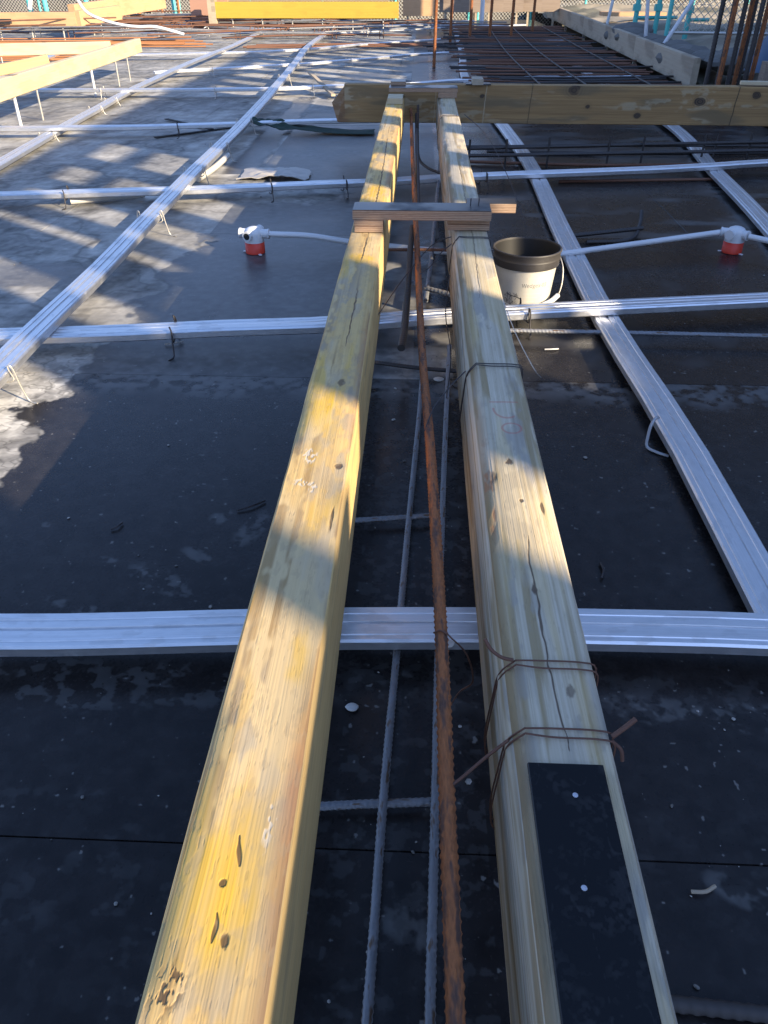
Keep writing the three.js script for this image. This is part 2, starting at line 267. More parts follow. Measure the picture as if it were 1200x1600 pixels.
rail('C5', [[-4.0, .08, -7.97], [-3.672, .08, -7.981], [-2.6, .08, -8.026], [-1.424, .08, -8.168], [-.841, .08, -8.386], [-.228, .08, -8.512], [.409, .08, -8.908], [1.008, .08, -9.1]], 'galvanised cross rail just beyond the plank, ending at the dark mat');
rail('C5b', [[1.08, .08, -9.16], [1.7, .08, -9.24], [2.299, .08, -9.327]], 'short galvanised rail lying in the dark mat behind the plank');
rail('C6', [[-2.9, .08, -9.5], [-2.724, .08, -9.613], [-1.894, .08, -10.122], [-1.519, .08, -10.354], [-.774, .08, -11.009], [.189, .08, -11.934], [.928, .08, -12.159], [1.271, .08, -11.885]], 'far cross rail running from the pale timber end to the upright bars');
rail('C6b', [[1.457, .08, -11.892], [1.7, .08, -11.8], [2.005, .08, -11.64]], 'short piece of rail in the mat beside the grey kerb board');
rail('C7', [[-3.9, .08, -11.5], [-3.678, .08, -11.586], [-2.796, .08, -11.811], [-1.829, .08, -12.244], [-.929, .08, -13.262], [.22, .08, -14.315], [.746, .08, -14.753]], 'far cross rail just in front of the bundle of red bars');
rail('C7b', [[1.726, .08, -14.244], [2.0, .08, -14.2], [2.209, .08, -14.133]], 'short rail piece in the far corner of the dark mat');
rail('C8', [[-6.739, .1, -15.672], [-5.503, .1, -15.398], [-3.881, .1, -15.152], [-2.826, .1, -15.351], [-1.529, .1, -15.563], [-.885, .1, -15.915], [.252, .1, -16.836], [2.016, .1, -17.88]], 'farthest full-width cross rail before the yellow beam');
rail('C9', [[-5.49, .12, -17.569], [-4.057, .12, -16.843], [-2.941, .12, -16.05], [-2.512, .12, -16.186]], 'short sagging rail below the left end of the yellow beam');
rail('C9b', [[-1.568, .1, -16.778], [.27, .1, -18.227], [1.099, .1, -19.397]], 'short rail below the right end of the yellow beam');
rail('L1', [[-1.13, .095, -1.2], [-1.158, .095, -1.954], [-1.172, .095, -2.749], [-1.215, .095, -3.974], [-1.262, .095, -5.975], [-1.36, .095, -8.2], [-1.48, .1, -10.561], [-1.577, .11, -12.36], [-1.613, .11, -15.304]], 'long galvanised rail left of the timber beams, resting on top of the cross rails', 60);
rail('L2', [[-2.4, .05, -3.6], [-2.515, .05, -4.904], [-2.636, .05, -6.353], [-2.747, .06, -8.292], [-2.669, .11, -10.239], [-2.669, .11, -13.129], [-2.803, .11, -15.849]], 'long galvanised rail beside the legs of the pale timber', 50);
rail('L0', [[-4.1, .08, -8.1], [-4.325, .08, -8.879], [-4.616, .08, -10.009], [-4.754, .08, -11.183], [-4.9, .1, -12.3]], 'galvanised rail behind the pale timber at the left edge');
rail('R1', [[.676, .043, -1.05], [.676, .043, -1.65], [.645, .043, -2.542], [.675, .043, -5.097], [.642, .043, -6.109], [.482, .05, -9.482], [.561, .05, -12.02], [.602, .05, -14.737], [.664, .05, -18.501]], 'long galvanised rail to the right of the bucket, running under the plank', 60);
rail('R2', [[1.5, .043, -2.9], [1.615, .043, -3.732], [1.731, .043, -4.902], [1.875, .043, -6.16], [1.868, .05, -10.52], [1.967, .05, -12.172], [2.112, .05, -13.773]], 'galvanised rail at the right edge beyond the red-based fitting', 40);

// wire chairs that clip under a rail: foot, leg, hook over each edge
function chair(x, z, yTop, dir, label, o = {}) { // dir: angle of the rail in plan (0 along z)
  const w = 0.05, h = yTop, p = [[-w - 0.055, 0.003, 0.012], [-w - 0.03, 0.004, 0], [-w - 0.016, h * 0.5, 0], [-w - 0.006, h + 0.008, 0], [-w - 0.001, h + 0.018, 0.004], [-w + 0.004, h + 0.006, 0.002], [-w - 0.001, h - 0.03, 0], [0, h - 0.034, 0], [w + 0.001, h - 0.03, 0], [w - 0.004, h + 0.006, 0.002], [w + 0.001, h + 0.018, 0.004], [w + 0.006, h + 0.008, 0], [w + 0.016, h * 0.5, 0], [w + 0.03, 0.004, 0], [w + 0.055, 0.003, 0.012]];
  const m = thing('wire_chair', wire(p, 0.0026, 70, 6), o.m || M.wireGalv, label, 'wire chair', 'wire chairs under the rails', [x, 0, z]); m.rotation.y = dir; return m;
}
const onRail = (key, t) => { const P = railList[key], i = Math.min(P.length - 2, Math.max(0, Math.floor(t * (P.length - 1)))); const a = P[i], b = P[i + 1]; return [a.x, a.z, Math.max(0.03, a.y), Math.atan2(-(b.x - a.x), -(b.z - a.z))]; };
const nearestT = (key, x, z) => { const P = railList[key]; let k = 0, d = 1e9; P.forEach((p, i) => { const q = Math.hypot(p.x - x, p.z - z); if (q < d) { d = q; k = i; } }); return k / (P.length - 1); };
const ORD = ['first', 'second', 'third', 'fourth', 'fifth', 'sixth', 'seventh', 'eighth'];
function chairs(key, spots, where, m) { spots.forEach(([x, z], i) => { const [a, b, h, d] = onRail(key, nearestT(key, x, z)); chair(a, b, h, d, `wire chair clipped to the ${where}, ${ORD[i]} from its ${/cross/.test(where) ? 'left' : 'near'} end`, { m }); }); }
chairs('L1', [[-1.15, -2.02], [-1.2, -3.5], [-1.22, -4.6], [-1.22, -5.15], [-1.22, -6.15], [-1.4, -8.9]], 'long left rail');
chairs('C2', [[-.81, -2.3], [.42, -2.5]], 'cross rail before the bucket', M.wireDark);
chairs('C3', [[-1.75, -4.05], [-.78, -4.3], [-.45, -4.36], [.38, -4.56]], 'cross rail before the crumpled plastic', M.wireDark);
chairs('L2', [[-2.6, -5.85], [-2.7, -6.9], [-2.72, -7.6]], 'rail beside the timber legs');
chairs('C4', [[-1.7, -6.1]], 'cross rail at the broken plank', M.wireDark);
chairs('C5', [[-2.9, -8.01], [-1.9, -8.1], [-1.0, -8.33]], 'rail beyond the plank');
chairs('C6', [[-2.4, -9.8], [-.85, -10.95]], 'far cross rail');
{ const w = thing('bent_wire', wire([[0, 0.062, -0.03], [-.012, .072, -.012], [-.024, .06, 0], [-.03, .03, .01], [-.03, .006, .02], [-.01, .004, .045], [.015, .003, .06]], 0.004, 30, 7), mat(rgb(.36, .36, .37), .5, { metalness: .3 }), 'grey bent wire hooked to the long right-hand rail', 'wire', undefined, [0.628, 0, -1.74]); }

// ------------------------------------------------------------------ the two long timber beams
const beamU = L => s => (s / (s + 1.5)) * (L + 1.5) / L, beamS = L => u => { const q = u * L / (L + 1.5); return 1.5 * q / (1 - q); };
// local coordinates on the beam: z along (world z), a = perimeter position in metres
function beamTexture(L, zStart, W, D, paint) {
  const per = 2 * (W + D), inv = beamS(L);
  const t = bake(2048, 1024, (u, v) => { const s = inv(u), p = v * per; let face, c; // face 0 bottom,1 right,2 top,3 left
    if (p < W) { face = 0; c = p; } else if (p < W + D) { face = 1; c = p - W; } else if (p < 2 * W + D) { face = 2; c = W - (p - W - D); } else { face = 3; c = D - (p - 2 * W - D); }
    return paint(zStart - s, face, c, p); });
  t.map.wrapS = THREE.ClampToEdgeWrapping; return new THREE.MeshStandardMaterial({ map: t.map, roughnessMap: t.rough, bumpMap: t.bump, bumpScale: 0.0016, roughness: 1 });
}
const lerp3 = (a, b, t) => [a[0] + (b[0] - a[0]) * t, a[1] + (b[1] - a[1]) * t, a[2] + (b[2] - a[2]) * t];
const ell = (z, c, z0, c0, rz, rc, soft = 0.5) => { const da = (z - z0) / rz, db = (c - c0) / rc; if (Math.abs(da) > 2 || Math.abs(db) > 2) return 0; const d = Math.hypot(da, db) + 0.9 * (fbm(da * 1.7 + z0 * 31, db * 1.5 + c0 * 77, 4) - 0.5); return 1 - sm(1 - soft, 1, d); };
function grainAt(z, p, k) { const wob = (fbm(z * 1.3 + k, p * 8, 3) - 0.5) * 0.02; return { g: fbm((p + wob) * 210, z * 1.1 + k, 3), f: vn((p + wob * 0.6) * 900, z * 7 + k), b: fbm(z * 4 + k, p * 22, 4), c: fbm(z * 22 + k, p * 60, 3), d: vn(z * 160, p * 420 + k) }; }
function crack(z, c, pts, w0) { const zs = pts[0][0], ze = pts[pts.length - 1][0], tt = (z - zs) / (ze - zs); if (tt < 0 || tt > 1) return 0; const w = w0 * (0.25 + 1.1 * Math.sqrt(Math.sin(Math.PI * tt))) * (0.55 + 0.9 * vn(z * 90, 3)); for (let i = 0; i < pts.length - 1; i++) { const [za, ca] = pts[i], [zb, cb] = pts[i + 1]; if (z <= Math.max(za, zb) && z >= Math.min(za, zb)) { const t = (z - za) / (zb - za), cc = ca + (cb - ca) * t + (vn(z * 60, 5) - 0.5) * 0.003; return 1 - sm(w * 0.4, w, Math.abs(c - cc)); } } return 0; }
const LB = { x0: -0.197, W: 0.1, D: 0.165, y0: 0.192, z0: 0.12, L: 5.55 };
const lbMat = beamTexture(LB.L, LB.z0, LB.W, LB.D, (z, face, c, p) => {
  const n = grainAt(z, p, 7);
  let col = lerp3([0.64, 0.455, 0.19], [0.43, 0.255, 0.08], cl(n.g * 0.6 + n.f * 0.25 + 0.3 * (n.c - 0.5))), h = 0.5 + 0.2 * n.g + 0.12 * n.f + 0.12 * n.c, ro = 0.75;
  if (face === 2) {
    const grey = sm(0.48, 0.62, fbm(z * 1.1 + 51, c * 9, 4));
    col = lerp3(col, lerp3([0.46, 0.42, 0.31], [0.3, 0.265, 0.18], n.g), cl(0.45 * grey + 0.5 * grey * n.b));
    col = lerp3(col, [0.56, 0.45, 0.27], 0.5 * sm(0.45, 0.62, n.b)); col = lerp3(col, [0.3, 0.19, 0.075], 0.85 * sm(0.52, 0.68, fbm(z * 1.4 + 11, c * 75, 4)) * sm(0.4, 0.6, n.c)); col = lerp3(col, [0.33, 0.3, 0.24], 0.5 * sm(0.5, 0.7, fbm(z * 3.3 + 21, c * 18, 4)) * sm(0.42, 0.6, n.c));
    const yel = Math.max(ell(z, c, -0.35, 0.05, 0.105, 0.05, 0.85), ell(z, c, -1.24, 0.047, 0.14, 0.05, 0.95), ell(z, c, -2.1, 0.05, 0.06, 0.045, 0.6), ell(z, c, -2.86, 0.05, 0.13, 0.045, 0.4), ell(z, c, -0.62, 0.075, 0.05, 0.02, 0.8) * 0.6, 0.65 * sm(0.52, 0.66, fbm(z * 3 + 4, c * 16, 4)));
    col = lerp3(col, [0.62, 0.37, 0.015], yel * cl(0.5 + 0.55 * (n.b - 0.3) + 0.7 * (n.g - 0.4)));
    const brn = sm(0.075, 0.1, c + (n.b - 0.5) * 0.03) * sm(0.35, 0.6, fbm(z * 2.2, 3, 3)); col = lerp3(col, [0.36, 0.16, 0.06], brn * 0.75); const edge = Math.max(1 - sm(0.0, 0.006, c - 0.003 * n.c), sm(0.093, 0.1, c + 0.003 * n.c)); col = lerp3(col, [0.24, 0.14, 0.06], edge * 0.7 * sm(0.35, 0.6, fbm(z * 9, c * 30 + 5, 3)));
        const wh = Math.max(ell(z, c, -1.06, 0.035, 0.03, 0.014), ell(z, c, -0.98, 0.03, 0.012, 0.016), ell(z, c, -0.97, 0.05, 0.02, 0.008), ell(z, c, -0.41, 0.075, 0.03, 0.008)) * sm(0.45, 0.6, n.d); col = lerp3(col, [0.58, 0.53, 0.44], wh * 0.75); h -= wh * 0.25;
    let dk = Math.max(ell(z, c, -0.302, 0.056, 0.008, 0.0045), ell(z, c, -0.35, 0.044, 0.004, 0.004, 0.3), ell(z, c, -0.79 - 0.095, 0.086, 0.035, 0.0035), ell(z, c, -1.03, 0.083, 0.012, 0.008), ell(z, c, -1.33, 0.062, 0.02, 0.008), crack(z, c, [[-0.365, 0.055], [-0.395, 0.05]], 0.0018), crack(z, c, [[-0.3, 0.047], [-0.325, 0.044]], 0.0018), ell(z, c, -0.262, 0.02, 0.03, 0.02, 0.8) * sm(0.5, 0.6, fbm(z * 120, c * 260, 3)));
    const ck = crack(z, c, [[-1.5, 0.056], [-1.8, 0.058], [-2.1, 0.05], [-2.4, 0.055], [-3.0, 0.06], [-4.2, 0.05]], 0.0025);
    dk = Math.max(dk, ck * sm(0.25, 0.4, fbm(z * 3, 1, 2)), sm(0.74, 0.8, fbm(z * 70, c * 420, 2)) * 0.14);
    col = lerp3(col, [0.06, 0.03, 0.015], dk * 0.85); h -= dk * 0.6;
    const scuff = sm(0.56, 0.7, fbm(z * 55 + 9, c * 120, 4)) * 0.3 + 0.22 * sm(0.5, 0.68, fbm(z * 7 + 2, c * 34, 4)); col = lerp3(col, [0.36, 0.27, 0.15], scuff); h -= scuff * 0.2;
  } else {
    const st = sm(0.5, 0.7, fbm(z * 1.5, p * 60, 4)) * sm(0.38, 0.58, n.c); col = lerp3(col, [0.34, 0.25, 0.12], st * 0.7);
  }
  return [...col, ro + 0.15 * n.g, h];
});
function beam(B, sec, label, material, name) {
  const P = []; const n = 140; for (let i = 0; i <= n; i++) { const s = B.L * i / n; P.push(V(B.x0 + B.W / 2, B.y0, B.z0 - s)); }
  const per = 2 * (B.W + B.D);
  // perimeter of the section in texture units
  const lens = [0]; for (let j = 0; j < sec.length; j++) { const a = sec[j].p; lens.push(a); }
  const geo = sweep(P, sec.map(s => [s.a, s.b]), { mapU: beamU(B.L), crease: 0.75, warp: (a, b, s, j) => { const k = 0.002 * (fbm(s * 1.6, B.x0 * 40, 3) - 0.5); const e = (sec[j].e || 0) * (0.004 * (fbm(s * 7 + j, 9, 3) - 0.45)); return [a + k - Math.sign(a) * e, b + k * 0.6 - (b > 0.1 ? e : 0)]; } });
  // replace v by the face-based perimeter coordinate
  const uv = geo.attributes.uv, q = [0]; for (let j = 0; j < sec.length; j++) { const A = sec[j], C = sec[(j + 1) % sec.length]; q.push(q[j] + Math.hypot(C.a - A.a, C.b - A.b)); }
  for (let k = 0; k < uv.count; k++) { const v = uv.getY(k); let j = 0; while (j < sec.length - 1 && v > q[j + 1] + 1e-6) j++; const t = (v - q[j]) / (q[j + 1] - q[j]); const pa = sec[j].p, pb = j + 1 < sec.length ? sec[j + 1].p : per + sec[0].p; uv.setY(k, cl((pa + (pb - pa) * t) / per * 0.999)); }
  return thing(name, geo, material, label, 'timber beam', 'pair of long timber beams', undefined);
}
{ const B = LB, w = B.W / 2, d = B.D, c = 0.004; // left beam section with nearly square arrises
  const S = [{ a: -w + c, b: 0, p: c }, { a: w - c, b: 0, p: B.W - c }, { a: w, b: c, p: B.W + c }, { a: w, b: d - 0.008, p: B.W + d - 0.008 }, { a: w - 0.002, b: d - 0.003, p: B.W + d - 0.002, e: 1 }, { a: w - 0.007, b: d, p: B.W + d + 0.006, e: 1 }, { a: 0.02, b: d + 0.0006, p: B.W + d + w - 0.02 }, { a: -0.02, b: d + 0.0006, p: B.W + d + w + 0.02 }, { a: -w + c, b: d, p: 2 * B.W + d - c, e: 0.6 }, { a: -w, b: d - c, p: 2 * B.W + d + c, e: 0.6 }, { a: -w, b: c, p: 2 * B.W + 2 * d - c }];
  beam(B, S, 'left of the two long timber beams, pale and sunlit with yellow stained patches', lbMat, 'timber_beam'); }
const RB = { x0: 0.105, W: 0.105, D: 0.165, y0: 0.192, z0: 0.12, L: 5.5 };
const rbMat = beamTexture(RB.L, RB.z0, RB.W, RB.D, (z, face, c, p) => {
  const n = grainAt(z, p, 23);
  let col = lerp3([0.6, 0.525, 0.395], [0.38, 0.31, 0.205], cl(n.g * 0.8 + n.f * 0.4 + 0.3 * (n.c - 0.5))), h = 0.5 + 0.25 * n.g + 0.2 * n.f;
  const ol = sm(0.5, 0.68, fbm(z * 1.6 + 3, p * 70, 4)); col = lerp3(col, [0.25, 0.175, 0.07], ol * 0.75 * sm(0.36, 0.58, fbm(z * 6 + 2, p * 50, 4))); col = lerp3(col, [0.3, 0.27, 0.22], 0.75 * sm(0.5, 0.66, fbm(z * 4 + 31, p * 30, 4)) * sm(0.42, 0.58, n.c));
  if (face === 2) {
    const yel = 0.5 * sm(0.5, 0.62, fbm(z * 2.3 + 77, c * 24, 4)); col = lerp3(col, lerp3([0.62, 0.47, 0.22], [0.46, 0.32, 0.11], n.g), yel * 0.75);
    const brn = sm(0.03, 0.008, c + (n.b - 0.5) * 0.012); col = lerp3(col, [0.2, 0.125, 0.045], brn * 0.8 * sm(0.3, 0.5, fbm(z * 2 + 1, 8, 3)));
    const tear = ell(z, c, -0.98, 0.014, 0.16, 0.012, 0.6) * sm(0.4, 0.55, n.c); col = lerp3(col, [0.3, 0.13, 0.05], tear * 0.8); h -= tear * 0.3;
    let dk = Math.max(crack(z, c, [[-0.5, 0.062], [-0.58, 0.056], [-0.66, 0.055], [-0.73, 0.057], [-0.8, 0.055], [-0.86, 0.06]], 0.0013), ell(z, c, -0.745, 0.055, 0.012, 0.004), ell(z, c, -1.055, 0.052, 0.012, 0.007), ell(z, c, -0.93, 0.088, 0.02, 0.004), ell(z, c, -0.945, 0.06, 0.006, 0.004), ell(z, c, -1.62, 0.06, 0.016, 0.008) * sm(0.4, 0.6, n.c), ell(z, c, -0.58, 0.075, 0.012, 0.006) * 0.7, ell(z, c, -1.02, 0.022, 0.04, 0.009) * sm(0.4, 0.6, n.c), crack(z, c, [[-1.8, 0.05], [-2.3, 0.06], [-3.4, 0.056]], 0.002) * 0.6);
    dk = Math.max(dk, sm(0.74, 0.8, fbm(z * 70 + 40, c * 420, 2)) * 0.14);
    col = lerp3(col, [0.06, 0.032, 0.016], dk * 0.85); h -= dk * 0.6;
    // red crayon mark: a bar, an arc and a loop written sideways
    const R = (t) => { col = lerp3(col, [0.45, 0.1, 0.07], t * 0.5); };
    R((1 - sm(0.0015, 0.003, Math.abs(z + 1.262))) * (c > 0.035 && c < 0.086 ? 1 : 0));
    const ar = Math.hypot((z + 1.235) / 1.5, c - 0.062); R((1 - sm(0.0012, 0.0026, Math.abs(ar - 0.022))) * (z > -1.24 && c < 0.075 ? 1 : 0));
    const lo = Math.hypot((z + 1.165) / 1.1, c - 0.066); R(1 - sm(0.0012, 0.0026, Math.abs(lo - 0.016)));
  } else {
    if (face === 3) { const st = sm(0.5, 0.66, fbm(z * 0.9 + 5, p * 60, 4)) * sm(0.3, 0.52, fbm(z * 5, p * 40 + 3, 4)); col = lerp3(col, [0.24, 0.155, 0.06], st * 0.7); }
  }
  return [...col, 0.75 + 0.15 * n.g, h];
});
{ const B = RB, w = B.W / 2, d = B.D, c = 0.004; // right beam: waney left arris
  const S = [{ a: -w + c, b: 0, p: c }, { a: w - c, b: 0, p: B.W - c }, { a: w, b: c, p: B.W + c }, { a: w, b: d - c, p: B.W + d - c }, { a: w - c, b: d, p: B.W + d + c, e: 0.6 }, { a: 0.01, b: d + 0.0006, p: B.W + d + w - 0.01 }, { a: -w + 0.024, b: d, p: 2 * B.W + d - 0.024, e: 0.5 }, { a: -w + 0.009, b: d - 0.007, p: 2 * B.W + d - 0.006, e: 1 }, { a: -w + 0.001, b: d - 0.024, p: 2 * B.W + d + 0.02, e: 0.6 }, { a: -w, b: c, p: 2 * B.W + 2 * d - c }];
  beam(B, S, 'right of the two long timber beams, greyish with olive streaks and wire ties', rbMat, 'timber_beam'); }
// black film-faced strip on the near end of the right beam
const stripTex = bake(512, 256, (u, v) => { const x = u * 0.62, y = v * 0.2, n = fbm(x * 40, y * 40, 4), f = fbm(x * 220, y * 220, 3), d = 0.5 * sm(0.5, 0.68, n) * sm(0.45, 0.6, f) + 0.7 * (1 - sm(0.0, 0.01, Math.abs(fbm(x * 16 + 4, y * 30, 2) - 0.5))) * sm(0.5, 0.6, f); return [0.008 + 0.022 * d, 0.008 + 0.021 * d, 0.009 + 0.02 * d, 0.27 + 0.15 * d, 0.5]; }); for (const q of [stripTex.map, stripTex.rough]) q.repeat.set(1 / 0.62, 5);
{ const g = group('plywood_strip', 'black film-faced plywood strip lying on the near end of the right beam', 'plywood strip', [0.158, 0.3585, -0.48]);
  part('strip', sweep([[0, 0, 0.62], [0, 0, 0]], rectSec(0.074, 0.005, 0.001)), new THREE.MeshPhysicalMaterial({ map: stripTex.map, roughnessMap: stripTex.rough, roughness: 1, ior: 1.28 }), g);
  for (const [x, z] of [[0.004, 0.035], [-0.003, 0.125]]) { const s = new THREE.SphereGeometry(0.0028, 10, 6); s.scale(1, 0.35, 1); s.translate(x, 0.0052, z); part('screw_head', s, mat(rgb(.4, .41, .45), .6), g); } }

// plywood spacers across the pair of beams
function plyBox(x0, x1, y0, y1, z0, z1, parent, name = 'plywood_piece', filmTop = true, m) {
  const t = 0.0016, geo = sweep([[x0, (y0 + y1) / 2, (z0 + z1) / 2], [x1, (y0 + y1) / 2, (z0 + z1) / 2]], [[-(z1 - z0) / 2, -(y1 - y0) / 2], [(z1 - z0) / 2, -(y1 - y0) / 2], [(z1 - z0) / 2, (y1 - y0) / 2], [-(z1 - z0) / 2, (y1 - y0) / 2]]);
  const p = geo.attributes.position, u = geo.attributes.uv; for (let k = 0; k < p.count; k++) u.setXY(k, (p.getX(k) + p.getZ(k)) * 2.2, (p.getY(k) - y0) / 0.018 * 0.72 + p.getZ(k) * 0.2);
  const q = part(name, geo, m || M.plyEdge, parent);
  if (filmTop) part('film_face', box(x0 + 0.0004, x1 - 0.0004, y1 + 0.0002, y1 + t, z0 + 0.0004, z1 - 0.0004, 0.0003), M.film, q);
  return q;
}
{ const g = group('plywood_spacer', 'stacked plywood spacer bridging the two beams beside the bucket', 'spacer', [0, 0.3585, -2.39]);
  plyBox(-0.184, -0.1, 0.001, 0.018, -0.012, 0.052, g, 'plywood_block', false); plyBox(-0.186, -0.1, 0.0185, 0.034, -0.014, 0.05, g, 'plywood_block', false);
  plyBox(0.092, 0.216, 0.001, 0.018, -0.012, 0.02, g, 'plywood_block', false); plyBox(0.09, 0.216, 0.0185, 0.034, -0.014, 0.018, g, 'plywood_block', false);
  plyBox(-0.19, 0.217, 0.0345, 0.061, -0.05, 0.044, g, 'plywood_board');
  plyBox(0.15, 0.298, 0.034, 0.06, -0.115, -0.053, g, 'timber_offcut');
  for (const x of [0.158, 0.182]) part('nail', wire([[x, 0.06, -0.02], [x + 0.001, 0.083, -0.021]], 0.0016), M.wireDark, g); }
{ const g = group('plywood_spacer', 'plywood packer bridging the far ends of the two beams at the plank', 'spacer', [0, 0.3585, -5.3]);
  plyBox(-0.186, -0.1, 0.001, 0.03, 0.14, 0.33, g, 'plywood_block', false, M.paleTimber); plyBox(-0.188, 0.226, 0.031, 0.052, -0.09, 0.06, g, 'plywood_board');
  plyBox(0.11, 0.222, 0.001, 0.03, -0.04, 0.06, g, 'plywood_block', false); plyBox(-0.18, -0.09, 0.054, 0.072, -0.2, -0.06, g, 'plywood_offcut'); }

// cross plank at the far end, left end broken
const plankMat = (() => { const L = 3.4, Pm = 0.62; const t = bake(1536, 512, (u, v) => { const x = u * L, p = v * Pm, wob = (fbm(x * 1.6, p * 9, 3) - 0.5) * 0.03, g = fbm((p + wob) * 120, x * 1.4, 4), f = vn(p * 500, x * 12), b = fbm(x * 2.4 + 7, p * 14, 4), c = fbm(x * 18, p * 40, 3);
    let col = lerp3([0.43, 0.265, 0.105], [0.2, 0.11, 0.042], cl(g * 0.75 + 0.3 * f)); col = lerp3(col, [0.16, 0.115, 0.06], 0.75 * sm(0.5, 0.72, b)); col = lerp3(col, [0.46, 0.38, 0.24], 0.5 * sm(0.52, 0.7, fbm(x * 3 + 2, p * 20 + 4, 3)) * sm(0.4, 0.6, c)); let h = 0.5 + 0.25 * g;
    const q = p - 0.09; for (const [kx, kq, r] of [[1.58, 0.19, 0.03], [1.68, 0.1, 0.014], [2.38, 0.13, 0.026], [1.0, 0.15, 0.012], [2.0, 0.05, 0.016], [2.72, 0.17, 0.02]]) { const d = Math.hypot((x - kx) / 1.3, q - kq) / r; if (d < 2.2) { const ring = 0.5 + 0.5 * Math.sin(d * 14 + c * 4); col = lerp3(col, [0.07, 0.045, 0.025], (1 - sm(0.7, 1.15, d + (c - 0.5))) * 0.85 + 0.3 * ring * (1 - sm(1, 2.2, d))); } }
    for (const [lx, w, k] of [[1.31, 0.003, 0.8], [1.02, 0.004, -0.5], [2.6, 0.004, 0.9], [0.7, 0.003, -0.4]]) { const d = 1 - sm(w * 0.5, w, Math.abs(x - lx - (q - 0.1) * 0.06 - (c - 0.5) * 0.006)); col = lerp3(col, k > 0 ? [0.05, 0.035, 0.02] : [0.5, 0.42, 0.28], d * Math.abs(k)); h -= d * 0.3; }
    if (x < 0.16) col = lerp3(col, [0.15, 0.06, 0.03], 0.5 * (1 - sm(0.05, 0.15, x + (c - 0.5) * 0.12)));
    return [...col, 0.8, h + 0.2 * c]; }); for (const q of [t.map, t.rough, t.bump]) q.repeat.set(1 / L, 1 / Pm); return new THREE.MeshStandardMaterial({ map: t.map, roughnessMap: t.rough, bumpMap: t.bump, bumpScale: 0.003 }); })();
{ const n = 30, P = line([-0.60, 0, -5.66], [2.75, 0.0, -5.60], n);
  const geo = sweep(P, rectSec(0.09, 0.222, 0.004, 0.168), { crease: 0.5, warp: (a, b, s, j) => [a + 0.002 * (vn(s * 3, j) - 0.5), b + 0.003 * (vn(s * 2, 7) - 0.5)] });
  const p = geo.attributes.position; for (let k = 0; k < p.count; k++) { const x = p.getX(k); if (x < -0.55) { const y = p.getY(k); const e = 0.05 * fbm(y * 60, p.getZ(k) * 20, 4) + 0.085 * Math.pow(Math.abs(y - 0.265) / 0.115, 3.2); p.setX(k, x + e * 1.05); } } geo.computeVertexNormals();
  thing('cross_plank', toCreasedNormals(geo, 0.5), plankMat, 'wide brown plank across the far ends of the beams, its left end broken', 'plank');
  const b = group('timber_block', 'small grey timber block lying on the plank behind the right beam', 'timber block', [0.36, 0.392, -5.62]); part('block', box(-0.03, 0.04, 0, 0.034, -0.09, 0.05), M.greyTimber, b);
  part('base_piece', box(-0.07, 0.09, -0.001, 0.006, -0.05, 0.035), M.film, b); }
for (const [x0, x1, z, d, lab, m] of [[2.02, 2.3, -5.62, 0.05, 'small pale plank lying on the wide plank below the upright bars', M.paleTimber], [2.22, 2.7, -5.66, 0.06, 'grey plank resting on the wide plank at the right edge', M.greyTimber]])
  thing('short_plank', sweep([[x0, 0.398, z], [x1, 0.40, z + 0.05]], rectSec(d, 0.02, 0.002)), m, lab, 'plank');
thing('timber_post', box(-0.055, 0.055, 0, 0.42, -0.05, 0.05), M.brownTimber, 'short upright timber post beside the upright bars at the right edge', 'timber post', undefined, [2.66, 0, -6.85]);
thing('timber_post', box(-0.2, 0.2, 0, 0.4, -0.05, 0.05), M.brownTimber, 'broad brown timber panel standing at the right edge', 'timber post', undefined, [2.98, 0, -6.95]);

// ------------------------------------------------------------------ reinforcement between the beams
const rebar = (pts, r, m, label, grp, o) => thing('reinforcing_bar', rebarGeo(pts, r, o), m, label, 'rebar', grp);
rebar([[.048, .3, -.1], [.047, .3, -.272], [.045, .3, -.517], [.044, .3, -.709], [.034, .29, -1.207], [.02, .28, -1.621], [.004, .27, -2.411], [-.027, .26, -3.927], [-.057, .25, -5.619]], 0.008, M.rust, 'long rusty orange bar running between the two beams', undefined, { max: 2600, pitch: 0.0105 });
rebar([[-.045, .03, -.15], [-.035, .03, -.373], [-.028, .03, -.669], [-.016, .03, -.98], [-.001, .03, -1.373], [.018, .03, -1.815], [.03, .03, -2.184]], 0.006, M.greyBar, 'left grey ribbed bar on the deck between the beams', undefined, { max: 900, pitch: 0.009 });
rebar([[.03, .03, -.15], [.036, .03, -.376], [.046, .03, -.672], [.054, .03, -.937], [.082, .03, -1.651], [.111, .03, -2.285]], 0.006, M.greyBar, 'right grey ribbed bar on the deck, partly hidden below the rusty bar', undefined, { max: 900, pitch: 0.009 });
rebar([[-.16, .0165, -.648], [-.105, .017, -.655], [.056, .018, -.668]], 0.006, M.greyBar, 'grey cross bar nearest the camera, tied under the two grey bars');
rebar([[-.17, .0165, -1.35], [-.105, .017, -1.356], [.06, .018, -1.38]], 0.006, M.greyBar, 'grey cross bar between the beams beyond the nearest rail');
rebar([[.037, .052, -2.62], [.055, .052, -2.978], [.084, .052, -3.727], [.132, .052, -5.048]], 0.008, M.greyBar, 'grey bar between the beams beyond the bucket');
rebar([[-.02, .11, -2.65], [.02, .1, -2.625], [.117, .1, -2.553], [.18, .1, -2.5]], 0.008, M.greyBar, 'short coarse-ribbed bar poking from under the right beam by the bucket', undefined, { pitch: 0.016 });
rebar([[-.036, .12, -2.05], [-.03, .12, -2.187], [-.022, .12, -3.113], [-.02, .12, -3.3]], 0.010, M.darkBar, 'dark bar left of the rusty bar below the spacer');
